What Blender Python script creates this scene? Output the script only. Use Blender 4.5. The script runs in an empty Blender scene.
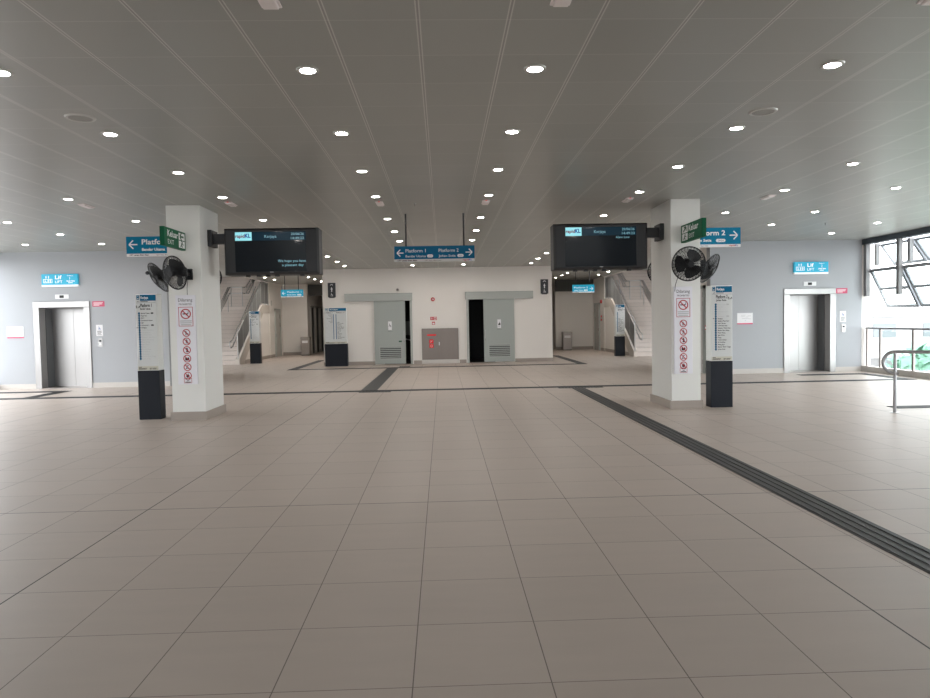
import bpy, math, random
from mathutils import Vector, Matrix
random.seed(7)
S = bpy.context.scene
COL = S.collection
PI = math.pi
H = 1.5681          # eye height
CE = 3.56           # ceiling height

# ------------------------------------------------------------------ materials
MATS = {}
def mat(name, col, rough=.5, metal=0., spec=.5, noise=0., nscale=8., bump=0., bscale=40., emit=None, estr=0., coat=0., stretch=None):
    if name in MATS: return MATS[name]
    m = bpy.data.materials.new(name); m.use_nodes = True
    nt = m.node_tree; b = nt.nodes['Principled BSDF']
    c = (*col, 1) if len(col) == 3 else col
    b.inputs['Base Color'].default_value = c
    b.inputs['Roughness'].default_value = rough
    b.inputs['Metallic'].default_value = metal
    b.inputs['Specular IOR Level'].default_value = spec
    b.inputs['Coat Weight'].default_value = coat
    if emit:
        b.inputs['Emission Color'].default_value = (*emit, 1); b.inputs['Emission Strength'].default_value = estr
    if noise or bump:
        tc = nt.nodes.new('ShaderNodeTexCoord'); mp = nt.nodes.new('ShaderNodeMapping')
        nt.links.new(tc.outputs['Object'], mp.inputs[0])
        if stretch: mp.inputs['Scale'].default_value = stretch
    if noise:
        n = nt.nodes.new('ShaderNodeTexNoise'); n.inputs['Scale'].default_value = nscale; n.inputs['Detail'].default_value = 4
        nt.links.new(mp.outputs[0], n.inputs['Vector'])
        r = nt.nodes.new('ShaderNodeMapRange'); r.inputs['To Min'].default_value = 1 - noise; r.inputs['To Max'].default_value = 1 + noise
        nt.links.new(n.outputs['Fac'], r.inputs['Value'])
        h = nt.nodes.new('ShaderNodeHueSaturation'); h.inputs['Color'].default_value = c
        nt.links.new(r.outputs[0], h.inputs['Value']); nt.links.new(h.outputs[0], b.inputs['Base Color'])
    if bump:
        n2 = nt.nodes.new('ShaderNodeTexNoise'); n2.inputs['Scale'].default_value = bscale; n2.inputs['Detail'].default_value = 3
        nt.links.new(mp.outputs[0], n2.inputs['Vector'])
        bp = nt.nodes.new('ShaderNodeBump'); bp.inputs['Strength'].default_value = bump; bp.inputs['Distance'].default_value = .01
        nt.links.new(n2.outputs['Fac'], bp.inputs['Height']); nt.links.new(bp.outputs[0], b.inputs['Normal'])
    MATS[name] = m
    return m

def mnode(nt, op, a, b=None, c=None):
    n = nt.nodes.new('ShaderNodeMath'); n.operation = op
    for i, v in enumerate((a, b, c)):
        if v is None: continue
        if isinstance(v, (int, float)): n.inputs[i].default_value = v
        else: nt.links.new(v, n.inputs[i])
    return n.outputs[0]
def linemask(nt, c, x0, p, w):
    f = mnode(nt, 'FRACT', mnode(nt, 'ADD', mnode(nt, 'DIVIDE', mnode(nt, 'SUBTRACT', c, x0), p), .5))
    d = mnode(nt, 'MULTIPLY', mnode(nt, 'ABSOLUTE', mnode(nt, 'SUBTRACT', f, .5)), p)
    return mnode(nt, 'LESS_THAN', d, w / 2)
def mixc(nt, fac, a, b):
    n = nt.nodes.new('ShaderNodeMix'); n.data_type = 'RGBA'
    for k, v in ((0, fac), (6, a), (7, b)):
        if isinstance(v, (int, float)): n.inputs[k].default_value = v
        elif isinstance(v, tuple): n.inputs[k].default_value = (*v, 1)
        else: nt.links.new(v, n.inputs[k])
    return n.outputs[2]

def floor_mat():
    m = bpy.data.materials.new('porcelain_floor_tile'); m.use_nodes = True; nt = m.node_tree; b = nt.nodes['Principled BSDF']
    g = nt.nodes.new('ShaderNodeNewGeometry'); sp = nt.nodes.new('ShaderNodeSeparateXYZ'); nt.links.new(g.outputs['Position'], sp.inputs[0])
    X, Y = sp.outputs[0], sp.outputs[1]
    x0, y0 = -.16, 4.665
    ix = mnode(nt, 'FLOOR', mnode(nt, 'DIVIDE', mnode(nt, 'SUBTRACT', X, x0), .6))
    iy = mnode(nt, 'FLOOR', mnode(nt, 'DIVIDE', mnode(nt, 'SUBTRACT', Y, y0), .6))
    cv = nt.nodes.new('ShaderNodeCombineXYZ'); nt.links.new(ix, cv.inputs[0]); nt.links.new(iy, cv.inputs[1])
    wn = nt.nodes.new('ShaderNodeTexWhiteNoise'); wn.noise_dimensions = '2D'; nt.links.new(cv.outputs[0], wn.inputs['Vector'])
    mp = nt.nodes.new('ShaderNodeMapping'); nt.links.new(g.outputs['Position'], mp.inputs[0]); mp.inputs['Scale'].default_value = (1.2, 6, 1)
    of = nt.nodes.new('ShaderNodeVectorMath'); of.operation = 'ADD'; nt.links.new(mp.outputs[0], of.inputs[0])
    sc = nt.nodes.new('ShaderNodeVectorMath'); sc.operation = 'SCALE'; sc.inputs['Scale'].default_value = 40; nt.links.new(wn.outputs['Color'], sc.inputs[0]); nt.links.new(sc.outputs[0], of.inputs[1])
    no = nt.nodes.new('ShaderNodeTexNoise'); no.inputs['Scale'].default_value = 1.3; no.inputs['Detail'].default_value = 6; nt.links.new(of.outputs[0], no.inputs['Vector'])
    v = mnode(nt, 'ADD', mnode(nt, 'MULTIPLY', wn.outputs['Value'], .05), mnode(nt, 'MULTIPLY', no.outputs['Fac'], .16))
    v = mnode(nt, 'ADD', v, .895)
    hs = nt.nodes.new('ShaderNodeHueSaturation'); hs.inputs['Color'].default_value = (*FLOORC, 1); nt.links.new(v, hs.inputs['Value'])
    gm = mnode(nt, 'MAXIMUM', linemask(nt, X, x0, .6, .0055), linemask(nt, Y, y0, .6, .0045))
    c1 = mixc(nt, mnode(nt, 'MULTIPLY', gm, .75), hs.outputs[0], (.10, .085, .075))
    jm = mnode(nt, 'MAXIMUM', linemask(nt, X, x0 - 2.4, 4.8, .011), linemask(nt, Y, y0 + 1.2, 4.8, .011))
    c2 = mixc(nt, mnode(nt, 'MULTIPLY', jm, .9), c1, (.035, .03, .027))
    nt.links.new(c2, b.inputs['Base Color'])
    r = mnode(nt, 'ADD', mnode(nt, 'MULTIPLY', no.outputs['Fac'], .12), .37)
    nt.links.new(mnode(nt, 'MAXIMUM', r, mnode(nt, 'MULTIPLY', gm, .8)), b.inputs['Roughness'])
    b.inputs['Specular IOR Level'].default_value = .5
    bp = nt.nodes.new('ShaderNodeBump'); bp.inputs['Strength'].default_value = .3; bp.inputs['Distance'].default_value = .002
    nt.links.new(mnode(nt, 'SUBTRACT', 1, gm), bp.inputs['Height']); nt.links.new(bp.outputs[0], b.inputs['Normal'])
    return m
def ceiling_mat():
    m = bpy.data.materials.new('metal_ceiling_panel'); m.use_nodes = True; nt = m.node_tree; b = nt.nodes['Principled BSDF']
    g = nt.nodes.new('ShaderNodeNewGeometry'); sp = nt.nodes.new('ShaderNodeSeparateXYZ'); nt.links.new(g.outputs['Position'], sp.inputs[0])
    X, Y = sp.outputs[0], sp.outputs[1]
    x0, y0 = -.1228, 4.5856
    dbl = mnode(nt, 'MAXIMUM', linemask(nt, X, x0 - .011, .6, .009), linemask(nt, X, x0 + .011, .6, .009))
    gap = linemask(nt, X, x0, .6, .013)
    tr = linemask(nt, Y, y0, .6, .007)
    ix = mnode(nt, 'FLOOR', mnode(nt, 'DIVIDE', mnode(nt, 'SUBTRACT', X, x0), .6))
    iy = mnode(nt, 'FLOOR', mnode(nt, 'DIVIDE', mnode(nt, 'SUBTRACT', Y, y0), .6))
    cv = nt.nodes.new('ShaderNodeCombineXYZ'); nt.links.new(ix, cv.inputs[0]); nt.links.new(iy, cv.inputs[1])
    wn = nt.nodes.new('ShaderNodeTexWhiteNoise'); wn.noise_dimensions = '2D'; nt.links.new(cv.outputs[0], wn.inputs['Vector'])
    hs = nt.nodes.new('ShaderNodeHueSaturation'); hs.inputs['Color'].default_value = (*CEILC, 1)
    nt.links.new(mnode(nt, 'ADD', .97, mnode(nt, 'MULTIPLY', wn.outputs['Value'], .06)), hs.inputs['Value'])
    c = mixc(nt, mnode(nt, 'MULTIPLY', dbl, .55), hs.outputs[0], (.75, .74, .70))
    c = mixc(nt, mnode(nt, 'MULTIPLY', gap, .3), c, (.20, .195, .18))
    c = mixc(nt, mnode(nt, 'MULTIPLY', tr, .30), c, (.75, .74, .70))
    nt.links.new(c, b.inputs['Base Color'])
    b.inputs['Roughness'].default_value = .34; b.inputs['Specular IOR Level'].default_value = .5
    # every panel hangs a hair out of level
    nv = nt.nodes.new('ShaderNodeVectorMath'); nv.operation = 'SUBTRACT'; nt.links.new(wn.outputs['Color'], nv.inputs[0]); nv.inputs[1].default_value = (.5, .5, .5)
    ns = nt.nodes.new('ShaderNodeVectorMath'); ns.operation = 'SCALE'; ns.inputs['Scale'].default_value = .012; nt.links.new(nv.outputs[0], ns.inputs[0])
    na = nt.nodes.new('ShaderNodeVectorMath'); na.operation = 'ADD'; nt.links.new(g.outputs['Normal'], na.inputs[0]); nt.links.new(ns.outputs[0], na.inputs[1])
    nn = nt.nodes.new('ShaderNodeVectorMath'); nn.operation = 'NORMALIZE'; nt.links.new(na.outputs[0], nn.inputs[0])
    nt.links.new(nn.outputs[0], b.inputs['Normal'])
    return m
def glass_mat():
    m = bpy.data.materials.new('clear_glass'); m.use_nodes = True; nt = m.node_tree
    for n in list(nt.nodes):
        if n.type != 'OUTPUT_MATERIAL': nt.nodes.remove(n)
    out = [n for n in nt.nodes if n.type == 'OUTPUT_MATERIAL'][0]
    t = nt.nodes.new('ShaderNodeBsdfTransparent'); t.inputs[0].default_value = (.93, .96, .95, 1)
    gl = nt.nodes.new('ShaderNodeBsdfGlossy'); gl.inputs['Roughness'].default_value = .03
    lw = nt.nodes.new('ShaderNodeLayerWeight'); lw.inputs['Blend'].default_value = .5
    fr = mnode(nt, 'ADD', mnode(nt, 'MULTIPLY', mnode(nt, 'POWER', lw.outputs['Facing'], 4), .5), .035)
    mx = nt.nodes.new('ShaderNodeMixShader'); nt.links.new(fr, mx.inputs[0]); nt.links.new(t.outputs[0], mx.inputs[1]); nt.links.new(gl.outputs[0], mx.inputs[2])
    nt.links.new(mx.outputs[0], out.inputs[0])
    return m

FLOORC = (.50, .425, .375)
CEILC = (.335, .342, .322)
FLOOR = floor_mat(); CEIL = ceiling_mat(); GLASS = glass_mat()
WHITE = mat('white_wall_paint', (.80, .765, .725), .6, noise=.015, nscale=1.5)
GREYW = mat('blue_grey_wall_paint', (.385, .40, .425), .55, noise=.03, nscale=1.2)
PILLAR = mat('pillar_white_paint', (.76, .765, .74), .55, noise=.012, nscale=2)
SKIRT = mat('skirting_tile', (.36, .315, .28), .4, noise=.05, nscale=5)
SKIRTL = mat('pale_skirting_tile', (.55, .52, .49), .4, noise=.04, nscale=5)
STEEL = mat('brushed_stainless_steel', (.40, .39, .385), .36, 1, noise=.06, nscale=3, bump=.05, bscale=30, stretch=(1, 1, .05))
STEELD = mat('dull_stainless_steel', (.36, .33, .31), .38, 1, noise=.08, nscale=4, bump=.05, bscale=30, stretch=(1, 1, .05))
TUBE = mat('satin_steel_tube', (.50, .50, .50), .3, 1)
TUBED = mat('grey_steel_tube', (.34, .34, .35), .35, .9)
DARKST = mat('dark_grey_metal', (.05, .052, .058), .45, .3)
MULL = mat('grey_powder_coated_mullion', (.24, .235, .24), .5, .2)
SASHM = mat('hazed_grey_sash_aluminium', (.30, .32, .35), .45, .3)  # grey lightened to imitate glare haze at the bright opening
BEAM = mat('dark_blue_grey_beam', (.055, .07, .09), .5, .1)
BLUE = mat('sign_blue_vinyl', (.003, .115, .235), .5, spec=.15)
BLUED = mat('daylit_sign_blue', (.003, .19, .34), .5, spec=.15)  # same sign blue, lightened to imitate daylight falling on it
CYAN = mat('lit_sign_cyan', (.01, .30, .46), .35, emit=(.01, .38, .58), estr=.45)
SWHITE = mat('sign_white_vinyl', (.82, .83, .84), .4)
LWHITE = mat('lit_sign_white', (.85, .87, .88), .4, emit=(.9, .95, 1), estr=.3)
STRIP = mat('sign_strip_shaded_white', (.56, .56, .55), .5, spec=.2)  # white strip greyed to imitate the weak light on it
GREEN = mat('exit_sign_green', (.006, .105, .048), .5, spec=.2)
GREEND = mat('exit_sign_dark_green', (.01, .085, .04), .4)
BLACK = mat('black_vinyl', (.012, .012, .014), .4)
FADE = mat('faded_grey_vinyl', (.50, .51, .52), .4)
RED = mat('warning_red', (.42, .012, .03), .4)
REDB = mat('bright_red_plastic', (.55, .03, .035), .35)
REDL = mat('red_label_glow', (.60, .012, .02), .6, spec=.15, emit=(1, .02, .03), estr=.2)  # printed label, no lamp; glow added to brighten its red
HOSE = mat('brown_tinted_steel', (.20, .172, .155), .42, .85, noise=.08, nscale=4, bump=.05, bscale=30, stretch=(1, 1, .05))
PINK = mat('pink_red_strip', (.60, .08, .16), .4)
NAVYP = mat('totem_black_panel', (.010, .013, .020), .5, spec=.25)
TOTW = mat('totem_pale_panel', (.64, .66, .66), .3)
TOTS = mat('totem_white_edge', (.80, .81, .80), .35)
CREAM = mat('totem_cream_strip', (.58, .57, .48), .4)
TVB = mat('display_casing_charcoal', (.026, .027, .030), .5, spec=.35, bump=.03, bscale=200)
SCREEN = mat('display_screen', (.003, .004, .006), .06, emit=(.35, .55, .75), estr=.006, spec=.4)
SCRBAR = mat('display_header_band', (.004, .012, .022), .1, emit=(.03, .12, .20), estr=.12, spec=.3)
SCRLOGO = mat('display_logo_panel', (.1, .2, .22), .1, emit=(.32, .80, .88), estr=.85)
SCRTXT = mat('display_text', (.1, .2, .22), .2, emit=(.30, .62, .74), estr=.62)
LOGOR = mat('logo_dark_red', (.1, .005, .01), .2, emit=(.35, .03, .12), estr=.35)
LOGOB = mat('logo_deep_blue', (.005, .02, .1), .2, emit=(.02, .14, .50), estr=.5)
DOORG = mat('grey_green_door_laminate', (.36, .39, .37), .45, noise=.02, nscale=3)
DOORGD = mat('grey_green_door_trim', (.40, .42, .40), .4)
LOUV = mat('louvre_grey', (.24, .26, .25), .5)
UNLIT = mat('unlit_room_dark', (.012, .013, .016), .7)  # toilet interior is only unlit; its darkness is put into the colour
DOORW = mat('white_door_paint', (.62, .62, .60), .45)
DOORC = mat('corridor_door_grey', (.46, .45, .42), .45)
DARKP = mat('dark_grey_panel', (.06, .062, .058), .6)
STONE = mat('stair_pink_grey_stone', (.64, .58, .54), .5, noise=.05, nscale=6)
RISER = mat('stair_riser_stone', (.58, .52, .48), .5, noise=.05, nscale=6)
NOSE = mat('stair_nosing_strip', (.13, .12, .115), .6)
BALU = mat('balustrade_grey_panel', (.24, .245, .245), .35, .3)
FANB = mat('black_fan_plastic', (.008, .009, .011), .42, spec=.3)
TACT = mat('dark_grey_tactile', (.045, .045, .046), .55, noise=.08, nscale=10)
TRIMR = mat('downlight_trim', (.55, .55, .53), .4, .3)
LAMP = mat('downlight_lamp', (.9, .9, .88), .4, emit=(1, .955, .90), estr=100.)
GRILL = mat('speaker_grille', (.34, .34, .325), .6, bump=.4, bscale=400)
FIXT = mat('emergency_fitting_plastic', (.85, .79, .79), .35)
LEDR = mat('red_indicator', (.6, .02, .02), .4, emit=(1, .05, .05), estr=.5)
PAPER = mat('paper_white', (.80, .80, .82), .6)
ROOFW = mat('roof_sheet', (.55, .55, .55), .6)
BLDG = mat('pale_render', (.34, .335, .335), .8, noise=.06, nscale=.3)
BLDP = mat('sky_block_pinkish', (.24, .215, .205), .8, noise=.05, nscale=.3)
BLDW = mat('building_window', (.15, .17, .18), .3)
BUSH = mat('bush_green', (.20, .36, .27), .8, noise=.3, nscale=4)
HOARD = mat('green_hoarding_sheet', (.03, .17, .11), .7, noise=.1, nscale=3)
GROUND = mat('pale_concrete_ground', (.50, .50, .49), .9, noise=.1, nscale=.5)

# ------------------------------------------------------------------ mesh builder
class MB:
    def __init__(s): s.v = []; s.f = []
    def add(s, vs, fs):
        n = len(s.v); s.v += [tuple(v) for v in vs]; s.f += [tuple(i + n for i in f) for f in fs]; return s
    def box(s, x0, x1, y0, y1, z0, z1):
        x0, x1 = sorted((x0, x1)); y0, y1 = sorted((y0, y1)); z0, z1 = sorted((z0, z1))
        return s.add([(x0,y0,z0),(x1,y0,z0),(x1,y1,z0),(x0,y1,z0),(x0,y0,z1),(x1,y0,z1),(x1,y1,z1),(x0,y1,z1)],
                     [(0,3,2,1),(4,5,6,7),(0,1,5,4),(1,2,6,5),(2,3,7,6),(3,0,4,7)])
    def prism(s, poly, O, U, V, N, d):
        """polygon (u,v) on the frame O,U,V pushed d along N"""
        O, U, V, N = map(Vector, (O, U, V, N)); n = len(poly)
        a = [O + U * p[0] + V * p[1] for p in poly]; b = [p + N * d for p in a]
        fs = [tuple(range(n))[::-1], tuple(range(n, 2 * n))] + [(i, (i + 1) % n, n + (i + 1) % n, n + i) for i in range(n)]
        return s.add(a + b, fs)
    def tube(s, pts, r, n=10, closed=False, caps=True):
        pts = [Vector(p) for p in pts]; m = len(pts); rings = []
        prev = None
        for i, p in enumerate(pts):
            if closed: t = (pts[(i + 1) % m] - pts[i - 1])
            else: t = pts[min(i + 1, m - 1)] - pts[max(i - 1, 0)]
            t.normalize()
            if prev is None:
                up = Vector((0, 0, 1)) if abs(t.z) < .9 else Vector((1, 0, 0))
                a = t.cross(up).normalized()
            else: a = (prev - t * prev.dot(t)).normalized()
            prev = a; b = t.cross(a)
            rings.append([p + (a * math.cos(k * 2 * PI / n) + b * math.sin(k * 2 * PI / n)) * r for k in range(n)])
        vs = [q for R in rings for q in R]; fs = []
        for i in range(m if closed else m - 1):
            j = (i + 1) % m
            for k in range(n): fs.append((i*n+k, i*n+(k+1)%n, j*n+(k+1)%n, j*n+k))
        if caps and not closed: fs += [tuple(range(n))[::-1], tuple(range((m-1)*n, m*n))]
        return s.add(vs, fs)
    def lathe(s, prof, O=(0,0,0), A=(0,0,1), n=24, cap=True):
        A = Vector(A).normalized(); up = Vector((0,0,1)) if abs(A.z) < .9 else Vector((1,0,0))
        U = A.cross(up).normalized(); V = A.cross(U); O = Vector(O); vs = []; fs = []
        for r, h in prof:
            for k in range(n): vs.append(O + A*h + (U*math.cos(k*2*PI/n) + V*math.sin(k*2*PI/n))*r)
        for i in range(len(prof)-1):
            for k in range(n): fs.append((i*n+k, i*n+(k+1)%n, (i+1)*n+(k+1)%n, (i+1)*n+k))
        if cap:
            fs += [tuple(range(n))[::-1], tuple(range((len(prof)-1)*n, len(prof)*n))]
        return s.add(vs, fs)
    def build(s, name, m, parent=None, smooth=False, bevel=0):
        me = bpy.data.meshes.new(name); me.from_pydata(s.v, [], s.f); me.validate()
        import bmesh
        bm = bmesh.new(); bm.from_mesh(me); bmesh.ops.recalc_face_normals(bm, faces=bm.faces); bm.to_mesh(me); bm.free()
        me.materials.append(m)
        if smooth:
            me.shade_smooth(); me.set_sharp_from_angle(angle=math.radians(40))
        o = bpy.data.objects.new(name, me); COL.objects.link(o)
        if bevel:
            bv = o.modifiers.new('edge', 'BEVEL'); bv.width = bevel; bv.segments = 2; bv.limit_method = 'ANGLE'
        if parent is not None:
            o.parent = parent
            o.matrix_parent_inverse = Matrix.Translation(-parent.location)
        return o

def thing(name, label, cat, loc=(0,0,0), group=None):
    o = bpy.data.objects.new(name, None); COL.objects.link(o); o.location = loc; o.empty_display_size = .1
    o['label'] = label; o['category'] = cat
    if group: o['group'] = group
    return o
def tag(o, label, cat, group=None, kind=None):
    o['label'] = label; o['category'] = cat
    if group: o['group'] = group
    if kind: o['kind'] = kind
    return o
def struct(name, mb, m, **k):
    o = mb.build(name, m, **k); o['kind'] = 'structure'; return o

# ------------------------------------------------------------------ lettering and flat graphics
FONT = {}
def textmesh(t):
    if t not in FONT:
        c = bpy.data.curves.new('t', 'FONT'); c.body = t; c.resolution_u = 2
        o = bpy.data.objects.new('t', c); COL.objects.link(o)
        bpy.context.view_layer.update()
        me = bpy.data.meshes.new_from_object(o.evaluated_get(bpy.context.evaluated_depsgraph_get()))
        vs = [(v.co.x, v.co.y) for v in me.vertices]; fs = [tuple(p.vertices) for p in me.polygons]
        bpy.data.objects.remove(o); bpy.data.curves.remove(c); bpy.data.meshes.remove(me)
        FONT[t] = (vs, fs)
    return FONT[t]
class Face:
    """a flat sheet: O its lower left corner, U along the reading direction, V up, N towards the reader"""
    def __init__(s, O, U, V=(0,0,1)):
        s.O, s.U, s.V = Vector(O), Vector(U), Vector(V); s.N = s.U.cross(s.V)
class Ink:
    """flat marks on a Face, gathered into one mesh"""
    def __init__(s, face, d=.002): s.F = face; s.d = d; s.mb = MB()
    def poly(s, pts):
        F = s.F; s.mb.prism(pts, F.O, F.U, F.V, F.N, s.d); return s
    def rect(s, u0, u1, v0, v1): return s.poly([(u0,v0),(u1,v0),(u1,v1),(u0,v1)])
    def disc(s, u, v, r, n=16): return s.poly([(u + r*math.cos(k*2*PI/n), v + r*math.sin(k*2*PI/n)) for k in range(n)])
    def ring(s, u, v, r, w, n=28):
        for k in range(n):
            a, b = k*2*PI/n, (k+1)*2*PI/n
            s.poly([(u+(r-w)*math.cos(a), v+(r-w)*math.sin(a)), (u+r*math.cos(a), v+r*math.sin(a)), (u+r*math.cos(b), v+r*math.sin(b)), (u+(r-w)*math.cos(b), v+(r-w)*math.sin(b))])
        return s
    def line(s, a, b, w):
        dx, dy = b[0]-a[0], b[1]-a[1]; L = math.hypot(dx, dy) or 1; nx, ny = -dy/L*w/2, dx/L*w/2
        return s.poly([(a[0]-nx,a[1]-ny),(b[0]-nx,b[1]-ny),(b[0]+nx,b[1]+ny),(a[0]+nx,a[1]+ny)])
    def frame(s, u0, u1, v0, v1, w):
        return s.rect(u0,u1,v0,v0+w).rect(u0,u1,v1-w,v1).rect(u0,u0+w,v0+w,v1-w).rect(u1-w,u1,v0+w,v1-w)
    def pill(s, u0, u1, v0, v1, n=8):
        r = (v1-v0)/2; c = (v0+v1)/2
        p = [(u1-r+r*math.cos(-PI/2+k*PI/n), c+r*math.sin(-PI/2+k*PI/n)) for k in range(n+1)] + [(u0+r+r*math.cos(PI/2+k*PI/n), c+r*math.sin(PI/2+k*PI/n)) for k in range(n+1)]
        return s.poly(p)
    def text(s, t, u, v, h, width=None, bold=0, align='l'):
        vs, fs = textmesh(t)
        if not vs: return s
        x0 = min(p[0] for p in vs); x1 = max(p[0] for p in vs)
        k = h / .72; kx = k if width is None else width / max(x1-x0, 1e-4)
        w = (x1-x0)*kx
        if align == 'c': u -= w/2
        if align == 'r': u -= w
        F = s.F
        offs = [(0,0)] + ([(bold,0),(0,bold),(bold,bold)] if bold else [])
        for i, (ox, oy) in enumerate(offs):
            s.mb.add([F.O + F.U*(u+(p[0]-x0)*kx+ox) + F.V*(v+p[1]*k+oy) + F.N*(s.d+i*1e-5) for p in vs], fs)
        return s
    def arrow(s, u, v, L, w, d):
        """arrow along d=+1/-1 in u, tip at u"""
        a = L*.5
        s.line((u - d*L, v), (u - d*w*.3, v), w)
        s.line((u, v), (u - d*a, v + a), w); s.line((u, v), (u - d*a, v - a), w)
        return s
    def man(s, u, v, h, walk=False):
        s.disc(u, v + h*.9, h*.1, 10)
        s.poly([(u-h*.13,v+h*.78),(u+h*.13,v+h*.78),(u+h*.1,v+h*.42),(u-h*.1,v+h*.42)])
        k = .18 if walk else .06
        s.line((u-h*.04, v+h*.45), (u-h*k, v), h*.1); s.line((u+h*.04, v+h*.45), (u+h*k, v), h*.1)
        s.line((u-h*.11, v+h*.75), (u-h*.2, v+h*.45), h*.06); s.line((u+h*.11, v+h*.75), (u+h*.2, v+h*.45), h*.06)
        return s
    def wheelchair(s, u, v, h):
        s.disc(u-h*.1, v+h*.92, h*.09, 10); s.line((u-h*.1, v+h*.8), (u-h*.06, v+h*.42), h*.11)
        s.line((u-h*.08, v+h*.42), (u+h*.2, v+h*.42), h*.09); s.line((u+h*.2, v+h*.42), (u+h*.3, v+h*.06), h*.09)
        s.line((u-h*.08, v+h*.62), (u+h*.16, v+h*.62), h*.06); s.ring(u-h*.06, v+h*.26, h*.26, h*.06, 18)
        return s
    def build(s, name, m, parent): return s.mb.build(name, m, parent)

# ------------------------------------------------------------------ the setting
XL, XR = -11.62, 11.35
struct('floor', MB().box(XL-.3, XR+.3, -6.5, 42, -.25, 0), FLOOR)
cm = MB().box(XL, XR, -6.2, 28.6, CE, CE+.25).box(-8.12, 7.72, 28.6, 40.2, CE, CE+.25)
struct('ceiling', cm, CEIL)
YL = 18.1
def lift_wall(side, x_in, x_out, o0, o1):
    m = MB(); a, b = sorted((x_in, x_out)); p, q = sorted((o0, o1))
    m.box(a, p, YL, YL+.25, 0, CE).box(q, b, YL, YL+.25, 0, CE).box(p, q, YL, YL+.25, 2.12, CE)
    struct('wall_lift_' + side, m, GREYW)
    sk = MB().box(a, p-.14, YL-.015, YL, 0, .13).box(q+.14, b, YL-.015, YL, 0, .13)
    struct('baseboard_lift_' + side, sk, SKIRTL)
    s = 1 if x_in > 0 else -1
    iw = MB().box(x_in, x_in + s*.22, YL+.25, 22.2, 0, CE).box(x_in + s*.22, x_out, 22, 22.2, 0, CE)
    struct('wall_lift_inner_' + side, iw, WHITE)
lift_wall('left', -7.2, XL, -10.5, -9.35)
lift_wall('right', 7.2, XR, 9.35, 10.47)
# outer side walls: solid near the camera, open glazed bays, solid behind the lifts, then unseen openings added to light the back
GY0, GY1 = 2.6, 18.1
struct('wall_left', MB().box(XL-.25, XL, -6.2, GY0, 0, CE).box(XL-.25, XL, 18.1, 22.2, 0, CE).box(XL-.25, XL, 22.2, 27.0, 0, .1).box(XL-.25, XL, 22.2, 27.0, 3.3, CE).box(XL-.25, XL, 27.0, 38.2, 0, 6.5), WHITE)
struct('wall_right', MB().box(XR, XR+.25, -6.2, GY0, 0, CE).box(XR, XR+.25, 18.1, 22.2, 0, CE).box(XR, XR+.25, 22.2, 27.0, 0, .1).box(XR, XR+.25, 22.2, 27.0, 3.3, CE).box(XR, XR+.25, 27.0, 38.2, 0, 6.5), WHITE)
struct('wall_rear', MB().box(XL, -7, -6.2, -6, 0, CE).box(7, XR, -6.2, -6, 0, CE).box(-7, 7, -6.2, -6, 2.3, CE), WHITE)
# toilet block in the middle
TY = 25.35
TX0, TX1 = -4.42, 4.1
tw = MB()
for x0, x1, z0, z1 in ((TX0,-2.2,0,CE),(-2.2,-1.18,2.37,CE),(-1.18,.92,0,CE),(.92,1.95,2.37,CE),(1.95,TX1,0,CE)):
    tw.box(x0, x1, TY, TY+.2, z0, z1)
tw.box(TX0, TX0+.2, TY+.2, 34, 0, CE).box(TX1-.2, TX1, TY+.2, 34, 0, CE).box(TX0, TX1, 34, 34.2, 0, CE)
struct('wall_front', tw, WHITE)
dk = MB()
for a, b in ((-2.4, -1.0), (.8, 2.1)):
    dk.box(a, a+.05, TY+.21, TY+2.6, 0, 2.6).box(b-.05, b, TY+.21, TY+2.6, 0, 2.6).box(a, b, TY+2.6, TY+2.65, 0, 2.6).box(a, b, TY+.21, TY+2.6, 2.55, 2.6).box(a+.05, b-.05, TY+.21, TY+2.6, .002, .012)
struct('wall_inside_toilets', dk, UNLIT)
struct('baseboard_front', MB().box(TX0-.012, -2.53, TY-.014, TY, 0, .13).box(-1.1, -.80, TY-.014, TY, 0, .13).box(.60, .86, TY-.014, TY, 0, .13).box(2.68, TX1+.012, TY-.014, TY, 0, .13)
       .box(TX0-.014, TX0, TY, 34, 0, .13).box(TX1, TX1+.014, TY, 34, 0, .13), SKIRT)
# the ends of the two side corridors
XSL, XSR = -8.1, 7.7
BY = 34.7
PXL, PXR = -6.84, 5.77
struct('wall_back', MB().box(XSL, PXL, BY, BY+.2, 0, CE).box(PXR, XSR, BY, BY+.2, 0, CE).box(PXL-.2, PXL, BY+.2, 40, 0, CE).box(PXR, PXR+.2, BY+.2, 40, 0, CE).box(PXL, PXR, 40, 40.2, 0, CE), WHITE)
struct('baseboard_back', MB().box(XSL, PXL, BY-.014, BY, 0, .15).box(PXR, XSR, BY-.014, BY, 0, .15).box(PXL, PXL+.014, BY, 40, 0, .15), SKIRT)
struct('trim_1', MB().box(PXR, XSR, BY-.22, BY, 2.98, CE), DARKP)  # dark box across the top of the end wall
struct('trim_2', MB().box(PXL, TX0, BY+.3, BY+.5, 3.0, CE), DARKP)

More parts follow.
